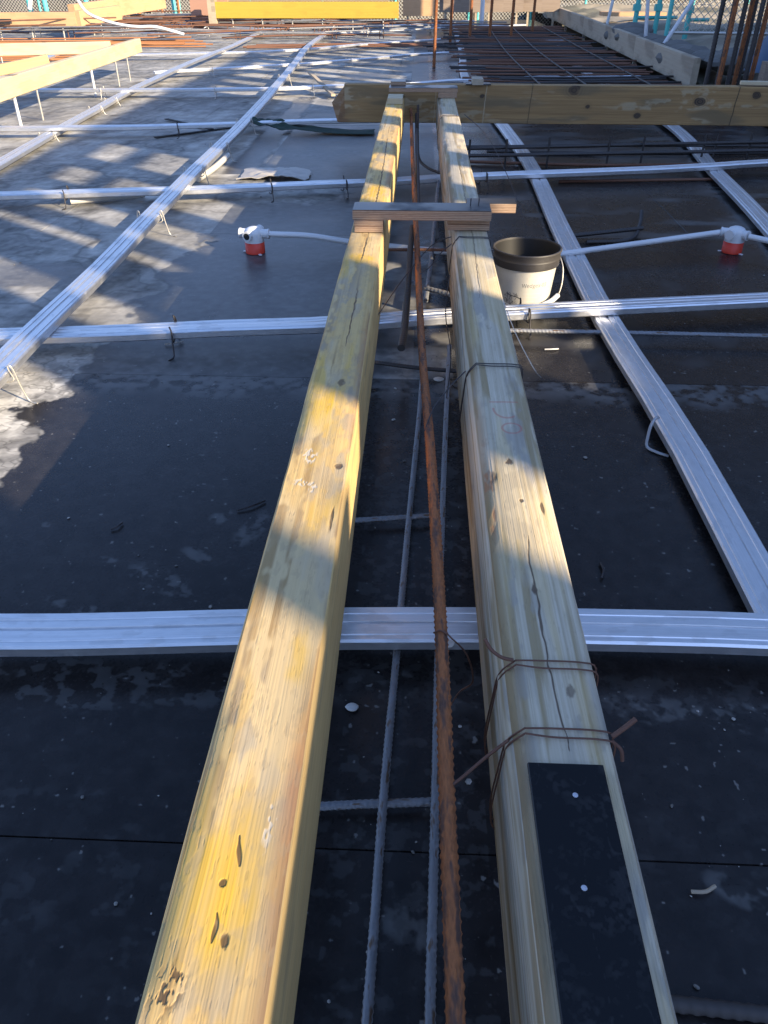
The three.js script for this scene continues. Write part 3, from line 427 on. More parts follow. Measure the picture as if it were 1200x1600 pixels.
rebar([[.004, .235, -3.0], [.002, .235, -3.272], [-.017, .235, -5.176], [-.02, .235, -5.5]], 0.008, M.darkBar, 'dark bar close along the right side of the rusty bar');
rebar([[-.01, .36, -4.95], [-.008, .2, -4.93], [0, .1, -4.88], [.05, .075, -4.7], [.14, .07, -4.55]], 0.007, M.darkBar, 'bent dark bar curving down between the far ends of the beams');
rebar([[-.2, .07, -3.14], [.0, .08, -3.12], [.2, .085, -3.1]], 0.006, M.brownBar, 'brown cross bar between the beams beside the pale conduit');
rebar([[-.18, .02, -2.19], [.0, .02, -2.14], [.18, .025, -2.1]], 0.006, M.darkBar, 'dark cross bar between the beams just before the second rail');
rebar([[.25, .03, -2.415], [.7, .03, -2.412], [1.3, .03, -2.40]], 0.007, M.greyBar, 'grey ribbed bar on the deck in front of the bucket rail', undefined, { max: 700, pitch: 0.012 });
rebar([[.28, .009, -.42], [.6, .009, -.4], [.9, .009, -.39]], 0.009, M.darkBar, 'dark bar on the deck at the bottom right corner', undefined, { pitch: 0.016 });
rebar([[.62, .02, -3.53], [1.03, .03, -3.66]], 0.009, M.darkBar, 'dark bar lying behind the conduit to the right of the bucket');
rebar([[.75, .009, -3.50], [.95, .01, -3.55], [1.03, .03, -3.72], [1.06, .06, -3.84]], 0.008, M.darkBar, 'bent dark bar beside the bar behind the conduit');
rebar([[.2, .12, -5.0], [.327, .12, -5.022], [2.16, .12, -5.305], [2.6, .12, -5.37]], 0.010, M.darkBar, 'upper of the two dark bars seen under the plank');
rebar([[.2, .095, -4.93], [.324, .095, -4.939], [2.117, .095, -5.17], [2.6, .095, -5.23]], 0.010, M.darkBar, 'lower of the two dark bars seen under the plank');
rebar([[.8, .008, -4.69], [.896, .008, -4.704], [1.71, .008, -4.787]], 0.008, M.brownBar, 'brown bar lying on the deck in front of the dark bars');
rebar([[.3, .012, -5.2], [1.2, .014, -5.12], [2.5, .012, -5.32]], 0.009, M.brownBar, 'brown bar lying on the deck below the two dark bars');
rebar([[.45, .01, -5.55], [1.5, .012, -5.5], [2.6, .01, -5.6]], 0.009, M.darkBar, 'dark bar on the deck straight under the plank');
rebar([[.3, .07, -5.36], [1.4, .075, -5.42], [2.6, .07, -5.45]], 0.008, M.darkBar, 'thin dark bar right below the plank');
for (const [i, [x, z]] of [[.3, -5.0], [.52, -5.02], [.78, -5.08], [1.15, -5.13], [1.36, -5.15], [1.75, -5.24], [1.83, -5.26], [2.05, -5.3]].entries()) { const m = thing('support_pin', wire([[x, 0, z], [x + .004, .17, z - .01]], 0.007, 4, 6), M.darkBar, `short dark pin standing under the plank, ${ORD[i]} from the beams`, 'pin', 'dark pins under the plank'); }
// thin hairpin wires and stakes between the beams
thing('tie_wire', wire([[-.1, .24, -1.98], [-.03, .26, -2.25], [.06, .3, -2.45], [.13, .345, -2.38]], 0.0017, 24), M.wireDark, 'thin dark wire slanting between the beams under the spacer', 'wire');
thing('tie_wire', wire([[.1, .26, -2.26], [.085, .22, -2.05], [.098, .16, -1.9], [.09, .06, -1.86]], 0.0015, 24), M.wireDark, 'thin dark wire hanging down the left face of the right beam', 'wire');

// wire ties around the right beam
function tie(z, label, tail, m = M.wireRust) {
  const g = group('wire_tie', label, 'wire tie', [0, 0, z]);
  for (const o of [0, 0.011]) part('strand', wire([[.123, .362, o * 0.6 + .002], [.15, .3605, o], [.2, .3602, o + .001], [.2125, .357, o + .002], [.2135, .3, o + .004], [.2125, .2, o + .006], [.2, .189, o + .006], [.12, .189, o + .003], [.103, .2, o], [.1025, .3, o * .8], [.108, .34, o * .6], [.123, .362, o * .6 + .002]], 0.0011, 90, 6), m, g);
  for (const t of tail) part('twisted_end', wire(t.p, t.r || 0.0016, 24, 6), m, g); return g;
}
tie(-.62, 'doubled rusty wire tie around the right beam, farther of the near pair', [{ p: [[.12, .362, .002], [.107, .366, .002], [.095, .372, -.004], [.088, .38, -.012]], r: 0.0024 }]);
tie(-.525, 'doubled rusty wire tie around the right beam at the end of the black strip', [{ p: [[.108, .345, .004], [.085, .325, .012], [.06, .308, .026], [.045, .3, .034]], r: .0018 }, { p: [[.212, .358, .006], [.222, .365, .002], [.236, .372, -.006]], r: 0.0027 }, { p: [[.213, .35, .004], [.222, .345, .012], [.224, .335, .018]], r: .0022 }]);
tie(-1.42, 'single dark wire tie around the right beam in front of the bucket', [{ p: [[.103, .345, .004], [.07, .33, .05], [.04, .31, .1], [.024, .29, .15]], r: .0015 }], M.wireDark);
tie(-2.30, 'dark wire tie around the right beam just in front of the spacer', [{ p: [[.103, .34, 0], [.07, .32, .03], [.04, .29, .06], [.0, .27, .09]], r: .0015 }], M.wireDark);
tie(-4.55, 'dark wire tie around the right beam near the plank', [], M.wireDark);
thing('loose_wire', wire([[.213, .33, -.6], [.235, .2, -.62], [.255, .08, -.63], [.27, .006, -.62], [.29, .004, -.55]], 0.0011, 24), M.wireRust, 'thin rusty wire hanging from the near tie down to the deck', 'wire');
thing('loose_wire', wire([[.215, .3, -2.3], [.26, .2, -2.2], [.30, .12, -2.15], [.36, .03, -2.1], [.38, .004, -2.12]], 0.0016, 24), M.wireGalv, 'bright thin wire crossing in front of the bucket', 'wire');
thing('loose_wire', wire([[.24, .36, -4.6], [.34, .3, -4.4], [.42, .2, -4.0], [.47, .1, -3.7], [.5, .02, -3.6]], 0.0018, 24), M.wireDark, 'thin wire running from the plank end of the right beam to the deck', 'wire');
thing('tie_wire', wire([[.034, .302, -.72], [.045, .312, -.715], [.056, .302, -.712], [.075, .28, -.71], [.09, .22, -.72], [.08, .1, -.8], [.07, .03, -.83]], 0.0012, 30), M.wireRust, 'fine rusty wire looped around the rusty bar near the nearest rail', 'wire');

// ------------------------------------------------------------------ bucket
{ const g = group('bucket', 'white plastic bucket with a black rim standing right of the beams', 'bucket', [0.388, 0.001, -2.745]);
  const T = (() => { const w = 1024, h = 256, cv = document.createElement('canvas'); cv.width = w; cv.height = h; const c = cv.getContext('2d'); c.fillStyle = '#bdb7a9'; c.fillRect(0, 0, w, h);
    for (let i = 0; i < 1800; i++) { c.fillStyle = `rgba(${120 + rnd() * 60 | 0},${115 + rnd() * 55 | 0},${100 + rnd() * 50 | 0},${rnd() * 0.16})`; const x = rnd() * w, y = rnd() * h; c.fillRect(x, y, 1 + rnd() * 4, 1 + rnd() * 12); }
    c.fillStyle = '#5a5c5e'; c.font = '30px sans-serif'; c.fillText('Wedgex-03', 690, 105); c.fillStyle = '#b9b9b5'; for (let k = 0; k < 3; k++) c.fillRect(700, 140 + k * 22, 110 - k * 20, 3);
    c.strokeStyle = '#34343a'; c.lineWidth = 5; c.beginPath(); c.moveTo(600, 150); c.bezierCurveTo(640, 170, 650, 150, 690, 175); c.stroke(); c.lineWidth = 2; for (let k = 0; k < 60; k++) { c.beginPath(); const x = 590 + rnd() * 80, y = 140 + rnd() * 80; c.moveTo(x, y); c.lineTo(x + rr(-8, 8), y + rr(6, 20)); c.stroke(); }
    const t = new THREE.CanvasTexture(cv); t.colorSpace = THREE.SRGBColorSpace; t.wrapS = THREE.RepeatWrapping; return t; })();
  const lat = pts => new THREE.LatheGeometry(pts.map(p => new THREE.Vector2(...p)), 64);
  const body = new THREE.CylinderGeometry(0.108, 0.092, 0.158, 64, 1, true); body.translate(0, 0.079, 0); body.rotateY(1.85);
  part('body', body, new THREE.MeshStandardMaterial({ map: T, roughness: 0.45, side: THREE.DoubleSide }), g);
  part('base', lat([[0.0005, 0.004], [0.091, 0.004], [0.092, 0.0005], [0.0005, 0.0005]]), M.pvcDirty, g);
  const black = mat(rgb(0.045, 0.04, 0.036), 0.5);
  const rim = part('rim', lat([[0.109, 0.152], [0.114, 0.152], [0.1155, 0.172], [0.1175, 0.174], [0.1175, 0.179], [0.115, 0.182], [0.117, 0.196], [0.1195, 0.199], [0.1195, 0.204], [0.117, 0.206], [0.113, 0.205], [0.112, 0.17], [0.1085, 0.152]]), black, g);
  part('liner', lat([[0.1115, 0.2], [0.105, 0.13], [0.09, 0.012], [0.0005, 0.01]]), new THREE.MeshStandardMaterial({ color: rgb(0.012, 0.011, 0.01), roughness: 0.6, side: THREE.DoubleSide }), g);
  part('handle', wire([[.118, .17, 0], [.128, .14, .02], [.126, .08, .045], [.11, .045, .06], [.06, .03, .09], [0, .028, .105], [-.06, .03, .09], [-.11, .06, .045], [-.125, .12, .02], [-.118, .17, 0]], 0.002, 60), M.wireGalv, g);
  part('grip', wire([[.118, .05, .048], [.09, .037, .076], [.06, .03, .094]], 0.009, 10, 10), M.pvc, g); }

// ------------------------------------------------------------------ conduit boxes and conduits
function conduitBox(x, z, turn, spouts, label) {
  const g = group('conduit_box', label, 'conduit box', [x, 0.001, z]); g.rotation.y = turn;
  const lat = pts => new THREE.LatheGeometry(pts.map(p => new THREE.Vector2(...p)), 40);
  part('red_base', lat([[0.0005, 0], [0.041, 0], [0.0415, 0.002], [0.0412, 0.046], [0.0005, 0.046]]), M.red, g);
  for (const a of [0.6, 2.7, 4.5]) part('nail_lug', box(-0.006, 0.006, 0, 0.004, 0.04, 0.055, 0.001).rotateY(a), M.pvc, g);
  part('dome', lat([[0.0405, 0.0465], [0.0405, 0.078], [0.038, 0.09], [0.031, 0.1], [0.018, 0.106], [0.0005, 0.108]]), M.pvc, g);
  for (const [a, len, open] of spouts) { const c = Math.cos(a), s = Math.sin(a), P = r => [c * r, 0.08, s * r]; const k = part('spout', sweep([P(0.028), P(len)], circ(0.0185, 18), { smooth: true, up: V(0, 1, 0) }), M.pvc, g);
    part('collar', sweep([P(len + 0.0005), P(len + 0.007)], circ(0.0205, 18), { up: V(0, 1, 0), smooth: false }), M.pvc, k);
    if (open) part('bore', sweep([P(len + 0.0075), P(len + 0.0085)], circ(0.0135, 16), { up: V(0, 1, 0) }), M.blackHole, k); }
  return g;
}
conduitBox(-0.69, -3.32, 0, [[0.1, 0.06, false], [3.25, 0.055, false], [1.95, 0.05, true], [-1.3, 0.055, false]], 'white conduit box with a red base on the left of the beams');
conduitBox(1.355, -3.41, 0, [[-2.9, 0.055, false], [0.9, 0.05, false], [2.4, 0.05, false]], 'white conduit box with a red base at the right edge');
const pipe = (pts, r, label, m = M.pvc, n = 24) => thing('conduit', wire(pts, r, n, 14, V(0.05, 1, 0.02).normalize()), m, label, 'conduit', undefined);
pipe([[-.63, .08, -3.315], [-.45, .07, -3.33], [-.287, .05, -3.32], [-.136, .045, -3.29], [.131, .04, -3.229], [.3, .04, -3.19]], 0.0118, 'white conduit from the left box passing under the beams');
pipe([[.56, .045, -3.19], [.93, .062, -3.307], [1.3, .08, -3.425]], 0.0118, 'white conduit from behind the bucket to the right box');
pipe([[1.39, .08, -3.36], [1.7, .06, -3.18], [2.4, .03, -2.8]], 0.0118, 'short white conduit leaving the right box towards the edge');
pipe([[-1.787, .019, -4.091], [-1.62, .019, -4.17], [-1.448, .02, -4.25]], 0.017, 'white pipe offcut lying under the cross rail on the left', M.pvcDirty);
pipe([[-1.25, .019, -4.62], [-1.21, .03, -4.9], [-1.185, .045, -5.15]], 0.017, 'white curved pipe offcut beside the long left rail', M.pvcDirty);

// ------------------------------------------------------------------ loose sheets and scraps on the deck
function sheet(w, d, nx, nz, f, t = 0.004) { const g = new THREE.BoxGeometry(w, t, d, nx, 1, nz), p = g.attributes.position; for (let k = 0; k < p.count; k++) { const x = p.getX(k), z = p.getZ(k), o = f(x, z); p.setXYZ(k, x + (o[0] || 0), p.getY(k) + o[1], z + (o[2] || 0)); } g.computeVertexNormals(); return g; }
thing('plastic_sheet', sheet(0.40, 0.26, 40, 26, (x, z) => [0.04 * (fbm(z * 12, 3, 3) - 0.5), 0.004 + 0.035 * (1 - Math.pow(Math.abs(x) / 0.21, 2)) * fbm(x * 14 + 5, z * 14, 3), 0.07 * (fbm(x * 9, 8, 3) - 0.5)]), mat(rgb(0.36, 0.33, 0.29), 0.5), 'crumpled translucent plastic sheet beside the long left rail', 'plastic sheet', undefined, [-.84, 0.004, -4.8]);
thing('green_netting', sheet(0.9, 0.2, 60, 20, (x, z) => [0, 0.004 + 0.07 * Math.exp(-Math.pow((x + 0.35) / 0.28, 2)) * (0.35 + fbm(x * 9, z * 16, 3)) + 0.035 * (1 - Math.abs(z) / 0.12) * fbm(x * 6, z * 9 + 4, 3), 0.1 * (fbm(x * 4, 2, 3) - 0.5)]), mat(rgb(0.02, 0.038, 0.028), 0.85), 'dark green netting crumpled under the rail by the broken plank end', 'netting', undefined, [-.78, 0.004, -6.25]);
thing('black_strip', sweep([[-1.89, .004, -5.98], [-1.41, .004, -6.45]], rectSec(0.04, 0.006, 0.001)), M.blackHole, 'longer black strip lying on the deck left of the long rail', 'strip');
thing('black_strip', sweep([[-2.02, .012, -6.75], [-1.55, .011, -6.3]], rectSec(0.035, 0.006, 0.001)), M.blackHole, 'shorter black strip crossing behind the longer one', 'strip');
thing('grey_strip', sweep([[-1.13, .12, -8.95], [-.8, .03, -8.0]], rectSec(0.04, 0.02, 0.002)), M.greyTimber, 'thin batten leaning over the cross rail behind the broken plank', 'batten');
for (const [x, z, l, lab] of [[.075, -2.093, 0.016, 'white washer lying between the beams beside the rusty bar'], [-.088, -.847, 0.011, 'white stone chip between the beams near the nearest rail'], [.068, -.93, 0.012, 'pale disc on the rail edge beside the rusty bar']]) { const s = new THREE.SphereGeometry(l, 14, 8); s.scale(1, 0.3, 0.8); const p = s.attributes.position; for (let k = 0; k < p.count; k++) { const q = 1 + 0.25 * (fbm(p.getX(k) * 200, p.getZ(k) * 200, 2) - 0.5); p.setXYZ(k, p.getX(k) * q, p.getY(k), p.getZ(k) * q); } s.computeVertexNormals(); thing('white_chip', s, M.pvcDirty, lab, 'debris', undefined, [x, x > .06 && z > -1 ? .074 : 0.005, z]); }
for (const [x, z, a, l, lab] of [[.317, -2.471, .1, .05, 'pale peg lying beside the thin wires in front of the bucket'], [.44, -2.33, .1, .045, 'second pale peg on the deck in front of the bucket rail'], [-.78, -2.33, .4, .06, 'pale wire piece on the deck before the second rail on the left'], [.40, -.56, .2, .035, 'grey twig on the deck at the bottom right'], [-.64, -1.33, .9, .03, 'dark stub of wire on the clean black film'], [-.36, -1.42, .6, .07, 'dark wire scrap touching the left beam'], [.39, -1.22, 1.4, .05, 'thin dark twig on the black film right of the beams']]) { const m = thing('scrap', wire([[-l / 2, .003, 0], [0, .005, .004], [l / 2, .003, -.002]], 0.0026, 8), lab.includes('dark') ? M.wireDark : lab.includes('grey') ? M.greyTimber : M.pvcDirty, lab, 'debris', undefined, [x, 0.001, z]); m.rotation.y = a; }
{ // fine grit
  const n = 300, geo = new THREE.IcosahedronGeometry(1, 0), im = new THREE.InstancedMesh(geo, mat(rgb(1, 1, 1), 0.9), n), d = new THREE.Object3D();
  for (let i = 0; i < n; i++) { let x, z, s; const k = rnd(); if (k < 0.35) { x = rr(-.09, .1); z = -rr(.25, 3.2); s = .0008 + .004 * Math.pow(rnd(), 3); } else if (k < 0.55) { x = rr(.22, .9); z = -rr(.3, 1.0); s = .0007 + .003 * Math.pow(rnd(), 3); } else if (k < 0.75) { x = rr(-.8, -.2); z = -rr(.35, 1.5); s = .0007 + .0028 * Math.pow(rnd(), 3); } else { x = rr(-2.5, 1.8); z = -rr(1.5, 6); s = .001 + .004 * Math.pow(rnd(), 2); }
    d.position.set(x, s * 0.4, z); d.scale.set(s * rr(.7, 1.6), s * .6, s * rr(.7, 1.5)); d.rotation.y = rnd() * 6; d.updateMatrix(); im.setMatrixAt(i, d.matrix); const c = rr(.08, .4); im.setColorAt(i, rgb(c, c * .95, c * .86)); }
  im.name = 'grit'; im.userData = { kind: 'stuff', label: 'fine grit and crumbs scattered over the deck', category: 'grit' }; shadowed(im); scene.add(im);
}

// ------------------------------------------------------------------ timbers on legs at the left
{ const g = group('pale_timber', 'long pale timber standing on thin legs at the left, pointing away', 'timber beam', [0, 0, 0]);
  part('beam', sweep(line([-2.98, .22, -5.6], [-3.18, .22, -9.98], 12), rectSec(0.065, 0.135, 0.005)), M.paleTimber, g);
  part('joint_band', sweep([[-3.015, .2195, -6.3], [-3.02, .2195, -6.42]], rectSec(0.068, 0.136, 0.004)), M.brownTimber, g);
  for (const [x, z, r, m] of [[-3.0, -6.3, .012, M.pvc], [-3.02, -6.75, .008, M.wireGalv], [-3.08, -8.14, .012, M.pvc], [-3.1, -8.9, .009, M.wireGalv], [-3.13, -9.36, .008, M.wireGalv]]) part('leg', sweep([[x, 0, z], [x, .22, z]], circ(r, 10), { smooth: true, up: V(0, 0, 1) }), m, g); }
{ const g = group('pale_timber', 'pale timber crossing behind the long pale one at the left edge', 'timber beam', [0, 0, 0]);
  part('beam', sweep(line([-6.2, .2, -9.25], [-3.45, .22, -9.85], 8), rectSec(0.065, 0.115, 0.005)), M.paleTimber, g);
  for (const x of [-5.6, -4.6, -3.7]) part('leg', sweep([[x, 0, -9.84 + (x + 3.45) * -.22], [x, .2, -9.84 + (x + 3.45) * -.22]], circ(.009, 8), { smooth: true, up: V(0, 0, 1) }), M.wireGalv, g); }
thing('pale_timber', sweep(line([-3.9, .2, -6.9], [-3.12, .33, -7.35], 3), rectSec(0.065, 0.08, 0.004)), M.orangeTimber, 'short orange timber butting against the long pale one from the left', 'timber beam');

// ------------------------------------------------------------------ far edge: beams, boards, mats, bars
function farBeam(a, b, w, h, m, label, legs, extra) {
  const g = group('edge_beam', label, 'edge beam', [0, 0, 0]); part('beam', sweep(line(a, b, 6), rectSec(w, h, 0.006)), m, g);
  for (let i = 0; i < legs; i++) { const t = (i + 0.5) / legs, x = mix(a[0], b[0], t), z = mix(a[2], b[2], t), y = mix(a[1], b[1], t); part('leg', sweep([[x, 0, z], [x, y, z]], circ(.014, 8), { smooth: true, up: V(0, 0, 1) }), M.wireGalv, g); }
  if (extra) extra(g); return g;
}
farBeam([-8.4, .19, -14.9], [-5.75, .2, -15.0], .12, .2, M.orangeTimber, 'orange edge timber on legs at the far left', 5, g => part('dark_patch', box(-7.5, -6.8, .24, .31, -14.858, -14.842), M.film, g));
farBeam([-5.72, .2, -14.95], [-5.55, .22, -16.6], .1, .22, M.orangeTimber, 'short orange timber joining the two far left timbers', 1);
farBeam([-6.0, .21, -15.5], [-5.45, .3, -19.2], .12, .28, M.orangeTimber, 'orange edge timber running away at the far left', 3);
farBeam([-3.72, .25, -16.5], [-.42, .26, -16.35], .14, .25, M.yellowTimber, 'bright yellow edge beam on legs at the far side', 6, g => { part('end_board', box(-3.86, -3.725, .16, .56, -16.62, -16.4, .01), M.greyTimber, g); part('top_plank', sweep([[-3.5, .502, -16.6], [-.6, .512, -16.45]], rectSec(.09, .02, .003)), M.brownTimber, g); });
farBeam([-5.2, .3, -20.6], [-3.9, .3, -20.5], .1, .3, M.brownTimber, 'brown far panel behind the left group of upright bars', 3);
for (const [x0, x1, y0, y1, z, m, lab] of [[-.36, .26, .26, .62, -17.2, M.orangeTimber, 'pale far panel right of the yellow beam'], [.34, 1.2, .28, .7, -18.2, M.brownTimber, 'first dark far panel behind the upright bars'], [1.22, 2.0, .28, .7, -18.3, M.brownTimber, 'second dark far panel behind the upright bars'], [2.02, 2.75, .28, .75, -18.5, M.brownTimber, 'far panel next to the far end of the grey kerb board']]) {
  const g = group('far_panel', lab, 'panel', [0, 0, 0]); part('panel', box(x0, x1, y0, y1, z - .05, z, .004), m, g); for (const t of [.15, .85]) { const x = mix(x0, x1, t); part('leg', box(x - .02, x + .02, 0, y0 - .001, z - .045, z - .01), M.greyTimber, g); } }
thing('brick_stack', box(-4.3, -3.6, -.3, .62, -17.2, -16.9, .01), mat(rgb(.36, .2, .14), .9), 'reddish block behind the left end of the yellow beam', 'masonry');
// grey kerb board on the right
{ const g = group('kerb_board', 'long grey weathered kerb board running away at the right', 'kerb board', [0, 0, 0]);
  const n = 3, A = V(2.5, .1, -8.15), B = V(2.86, .1, -21.5), cut = [0, .2, .52, 1];
  for (let i = 0; i < n; i++) { const a = A.clone().lerp(B, cut[i] + (i ? .0006 : 0)), b = A.clone().lerp(B, cut[i + 1]); part('board', sweep([a, b], rectSec(0.06, 0.235 + .004 * i, 0.005)), M.greyTimber, g); }
  for (const t of [.02, .2, .35, .52, .7]) { const p = A.clone().lerp(B, t); part('leg', box(p.x - .02, p.x + .02, 0, .1, p.z - .02, p.z + .02), M.greyTimber, g); }
  part('square_plate', box(2.585, 2.598, .19, .255, -12.2, -12.0, .002), M.darkBar, g); }
structure('earth_bank', (() => { const g = new THREE.PlaneGeometry(12, 34, 90, 200); g.rotateX(-Math.PI / 2); const p = g.attributes.position; for (let k = 0; k < p.count; k++) { const x = p.getX(k), z = p.getZ(k); p.setY(k, 0.12 + 0.12 * sm(-6, -4.5, x) + 0.2 * (fbm(x * 2.2, z * 2.2, 5) - 0.5)); } g.translate(8.75, 0, -16); g.computeVertexNormals(); return g; })(), (() => { const t = bake(512, 512, (u, v) => { const n = fbm(u * 40, v * 60, 5), g = sm(.5, .65, fbm(u * 14, v * 30, 4)); return [mix(.3, .13, g) * (.6 + .8 * n), mix(.25, .12, g) * (.6 + .8 * n), mix(.18, .085, g) * (.6 + .8 * n), .95, n]; }); return new THREE.MeshStandardMaterial({ map: t.map, roughness: .95, bumpMap: t.bump, bumpScale: .03 }); })());
// rubble on the upstand behind the kerb
for (let i = 0; i < 12; i++) { const s = rr(.1, .26), g = new THREE.IcosahedronGeometry(s, 2), p = g.attributes.position; for (let k = 0; k < p.count; k++) { const q = .75 + .5 * fbm(p.getX(k) * 9 + i * 5, p.getY(k) * 9 + p.getZ(k) * 7, 3); p.setXYZ(k, p.getX(k) * q * 1.2, p.getY(k) * q * .5, p.getZ(k) * q * 1.3); } g.computeVertexNormals(); thing('rubble_lump', g, mat(rgb(.14, .13, .115), .95), i < 8 ? `grey lump of rubble behind the kerb board, ${ORD[i]} from its near end` : 'grey lump of rubble behind the far half of the kerb board', 'rubble', 'grey rubble behind the kerb board', [2.82 + rr(-.05, .18), .24 + rr(-.02, .05), -8.6 - i * .42]); }
// dark reinforcement mat behind the plank, right
{ const L = 'dark bar of the mat behind the plank', G = 'dark mat bars behind the plank';
  let z = -6.2; let i = 0; while (z > -17) { const x0 = z > -8.6 ? rr(.75, 1.0) : rr(.3, .75), y = rr(.085, .13), r = .009; const mm = rnd() < .55 ? M.darkBar : M.brownBar, sk = rr(-.12, .12); thing('mat_bar', wire([[x0, y, z - sk], [1.6, y + rr(-.015, .01), z + rr(-.03, .03)], [rr(2.3, 2.55), y, z + sk]], r, 8, 6), mm, L, 'rebar', G); z -= rr(.035, .14) * (1 + (-z - 6) * .03); }
  for (let k = 0; k < 3; k++) { const x = 1.05 + k * .55 + rr(-.1, .1); thing('mat_bar', wire([[x, .135, -6.2], [x + rr(-.05, .05), .13, -11], [x + .1, .13, -16.5]], .008, 8, 6), M.darkBar, 'dark bar of the mat running away from the plank', 'rebar', 'lengthwise bars of the dark mat'); }
}
// red bundles and mats on the sunlit left
const bars = (x0, x1, z0, z1, y0, y1, n, m, label, grp, r = .008, slope = 0) => { for (let i = 0; i < n; i++) { const z = mix(z0, z1, n > 1 ? i / (n - 1) : 0) + rr(-.06, .06), a = x0 + rr(-.3, .3), b = x1 + rr(-.3, .3), y = rr(y0, y1); thing('mat_bar', wire([[a, y, z], [(a + b) / 2, y + rr(-.02, .02), z + slope * .5 + rr(-.05, .05)], [b, y, z + slope]], r, 8, 6), m, label, 'rebar', grp); } };
bars(-7.5, -4.0, -10.9, -11.6, .04, .07, 7, M.orangeBar, 'orange bar in the bundle below the pale cross timber', 'orange bars below the pale cross timber', .01, -.3);
bars(-8.5, -3.4, -12.6, -13.7, .04, .12, 9, M.orangeBar, 'red bar in the bundle above the pale cross timber', 'red bars above the pale cross timber', .01, -.4);
bars(-2.4, .2, -12.9, -13.4, .03, .06, 6, M.brownBar, 'brown bar in the bundle behind the plank', 'brown bars behind the plank', .011, -.5);
bars(-.1, 1.4, -13.2, -13.7, .03, .06, 5, M.darkBar, 'dark bar continuing the bundle behind the plank', 'dark bars continuing the bundle', .011, -.1);
for (let i = 0; i < 90; i++) { const x = rr(-8.5, -.4), z = rr(-18.5, -14.2), a = rr(-.7, .35), l = rr(.7, 2.2), y = rr(.05, .27); thing('mat_bar', wire([[x - l, y, z - a], [x, y + rr(0, .04), z], [x + l, y + rr(-.03, .05), z + a]], .011, 8, 6), rnd() < .6 ? M.brownBar : M.greyBar, 'tangled bar of the far mats below the edge timbers', 'rebar', 'tangled far bars'); }
for (let i = 0; i < 46; i++) { const x = rr(-7, -.5), z = rr(-17.2, -14.8), t = rr(.11, .19); thing('stirrup', wire([[x, .02, z], [x, t, z], [x + .02, t + .015, z], [x + .05, t + .015, z - .08], [x + .06, t, z - .09], [x + .06, .02, z - .09]], .008, 14, 6), rnd() < .7 ? M.brownBar : M.wireGalv, 'small upright stirrup in the far mats', 'rebar', 'stirrups in the far mats'); }
// upright starter bars
[[.163, -10.94], [.458, -14.35], [.751, -14.1], [1.08, -14.38], [1.393, -14.14], [1.876, -15.48]].forEach(([x, z], i) => { rebar([[x, 0, z], [x + .005, .7, z], [x + .012, 1.4, z + .02]], i === 0 ? .019 : .022, M.rust, `upright rusty bar behind the plank, ${ORD[i]} from the left`, 'upright bars behind the plank', { up: V(0, 0, 1), sides: 8, pitch: .03, max: 200 }); });
[[-6.3, -20.2], [-5.9, -20.2], [-5.75, -20.1], [-5.4, -20.2], [-5.05, -20.1], [-4.9, -20.0], [-4.4, -19.6]].forEach(([x, z], i) => { rebar([[x, 0, z], [x, .7, z], [x - .02, 1.4, z]], i === 0 || i === 6 ? .035 : .025, M.orangeBar, `upright orange bar beyond the far mats on the left, ${ORD[i]} from the left`, 'upright bars at the far left', { up: V(0, 0, 1), sides: 8, pitch: .04, max: 120 }); });
[[2.31, -7.2], [2.37, -7.08], [2.46, -7.38], [2.45, -7.1], [2.52, -7.16], [2.63, -7.4], [2.56, -7.05], [2.63, -7.12]].forEach(([x, z], i) => { rebar([[x, 0, z], [x + .004, .6, z], [x + rr(-.01, .01), 1.5, z + rr(-.03, .03)]], .018, i % 3 === 1 ? M.rust : M.darkBar, `upright dark starter bar at the right edge, ${ORD[i]} from the kerb board`, 'starter bars at the right edge', { up: V(0, 0, 1), sides: 10, pitch: .022, max: 400 }); });

// ------------------------------------------------------------------ fences and background at the top edge
function mesh(x0, x1, y0, y1, z0, z1, pitch, r) { // diamond wire mesh between two posts
  const gs = [], L = Math.hypot(x1 - x0, z1 - z0), H = y1 - y0, at = (s, y) => [mix(x0, x1, s / L), y, mix(z0, z1, s / L)];
  for (const d of [1, -1]) for (let s = -H; s < L + H; s += pitch) { let a = s, ya = y0, b = s + d * H, yb = y1; const clip = (p, q) => { };
    let t0 = 0, t1 = 1; const f = t => a + (b - a) * t; const lo = Math.min((0 - a) / (b - a), (L - a) / (b - a)), hi = Math.max((0 - a) / (b - a), (L - a) / (b - a)); t0 = Math.max(0, lo); t1 = Math.min(1, hi); if (t1 - t0 < .02) continue;
    gs.push(sweep([at(f(t0), mix(ya, yb, t0)), at(f(t1), mix(ya, yb, t1))], circ(r, 4), { smooth: true, caps: false, up: V(.3, .2, 1).normalize() })); }
  return mergeGeometries(gs);
}
const tube = (a, b, r, n = 10) => sweep([a, b], circ(r, n), { smooth: true, up: Math.abs(a[1] - b[1]) > .3 ? V(0, 0, 1) : V(0, 1, 0) });
function fence(x0, z0, x1, z1, y0, y1, label, posts, pm = M.teal, wm = mat(rgb(.5, .48, .42), .6, { metalness: .3 }), r = .0045) {
  const g = group('wire_fence', label, 'fence', [0, 0, 0]);
  part('chain_link', mesh(x0, x1, y0, y1, z0, z1, .085, r), wm, g);
  for (let i = 0; i <= posts; i++) { const t = i / posts; part('post', tube([mix(x0, x1, t), -.1, mix(z0, z1, t)], [mix(x0, x1, t), y1, mix(z0, z1, t)], .028), pm, g); }
  for (const y of [y0, (y0 * .6 + y1 * .4)]) part('rail', tube([x0, y, z0], [x1, y, z1], .02), M.wireGalv, g);
  return g;
}
fence(3.1, -11.6, 5.4, -11.3, .33, 1.7, 'chain-link fence panel behind the upright bars at the right', 1);
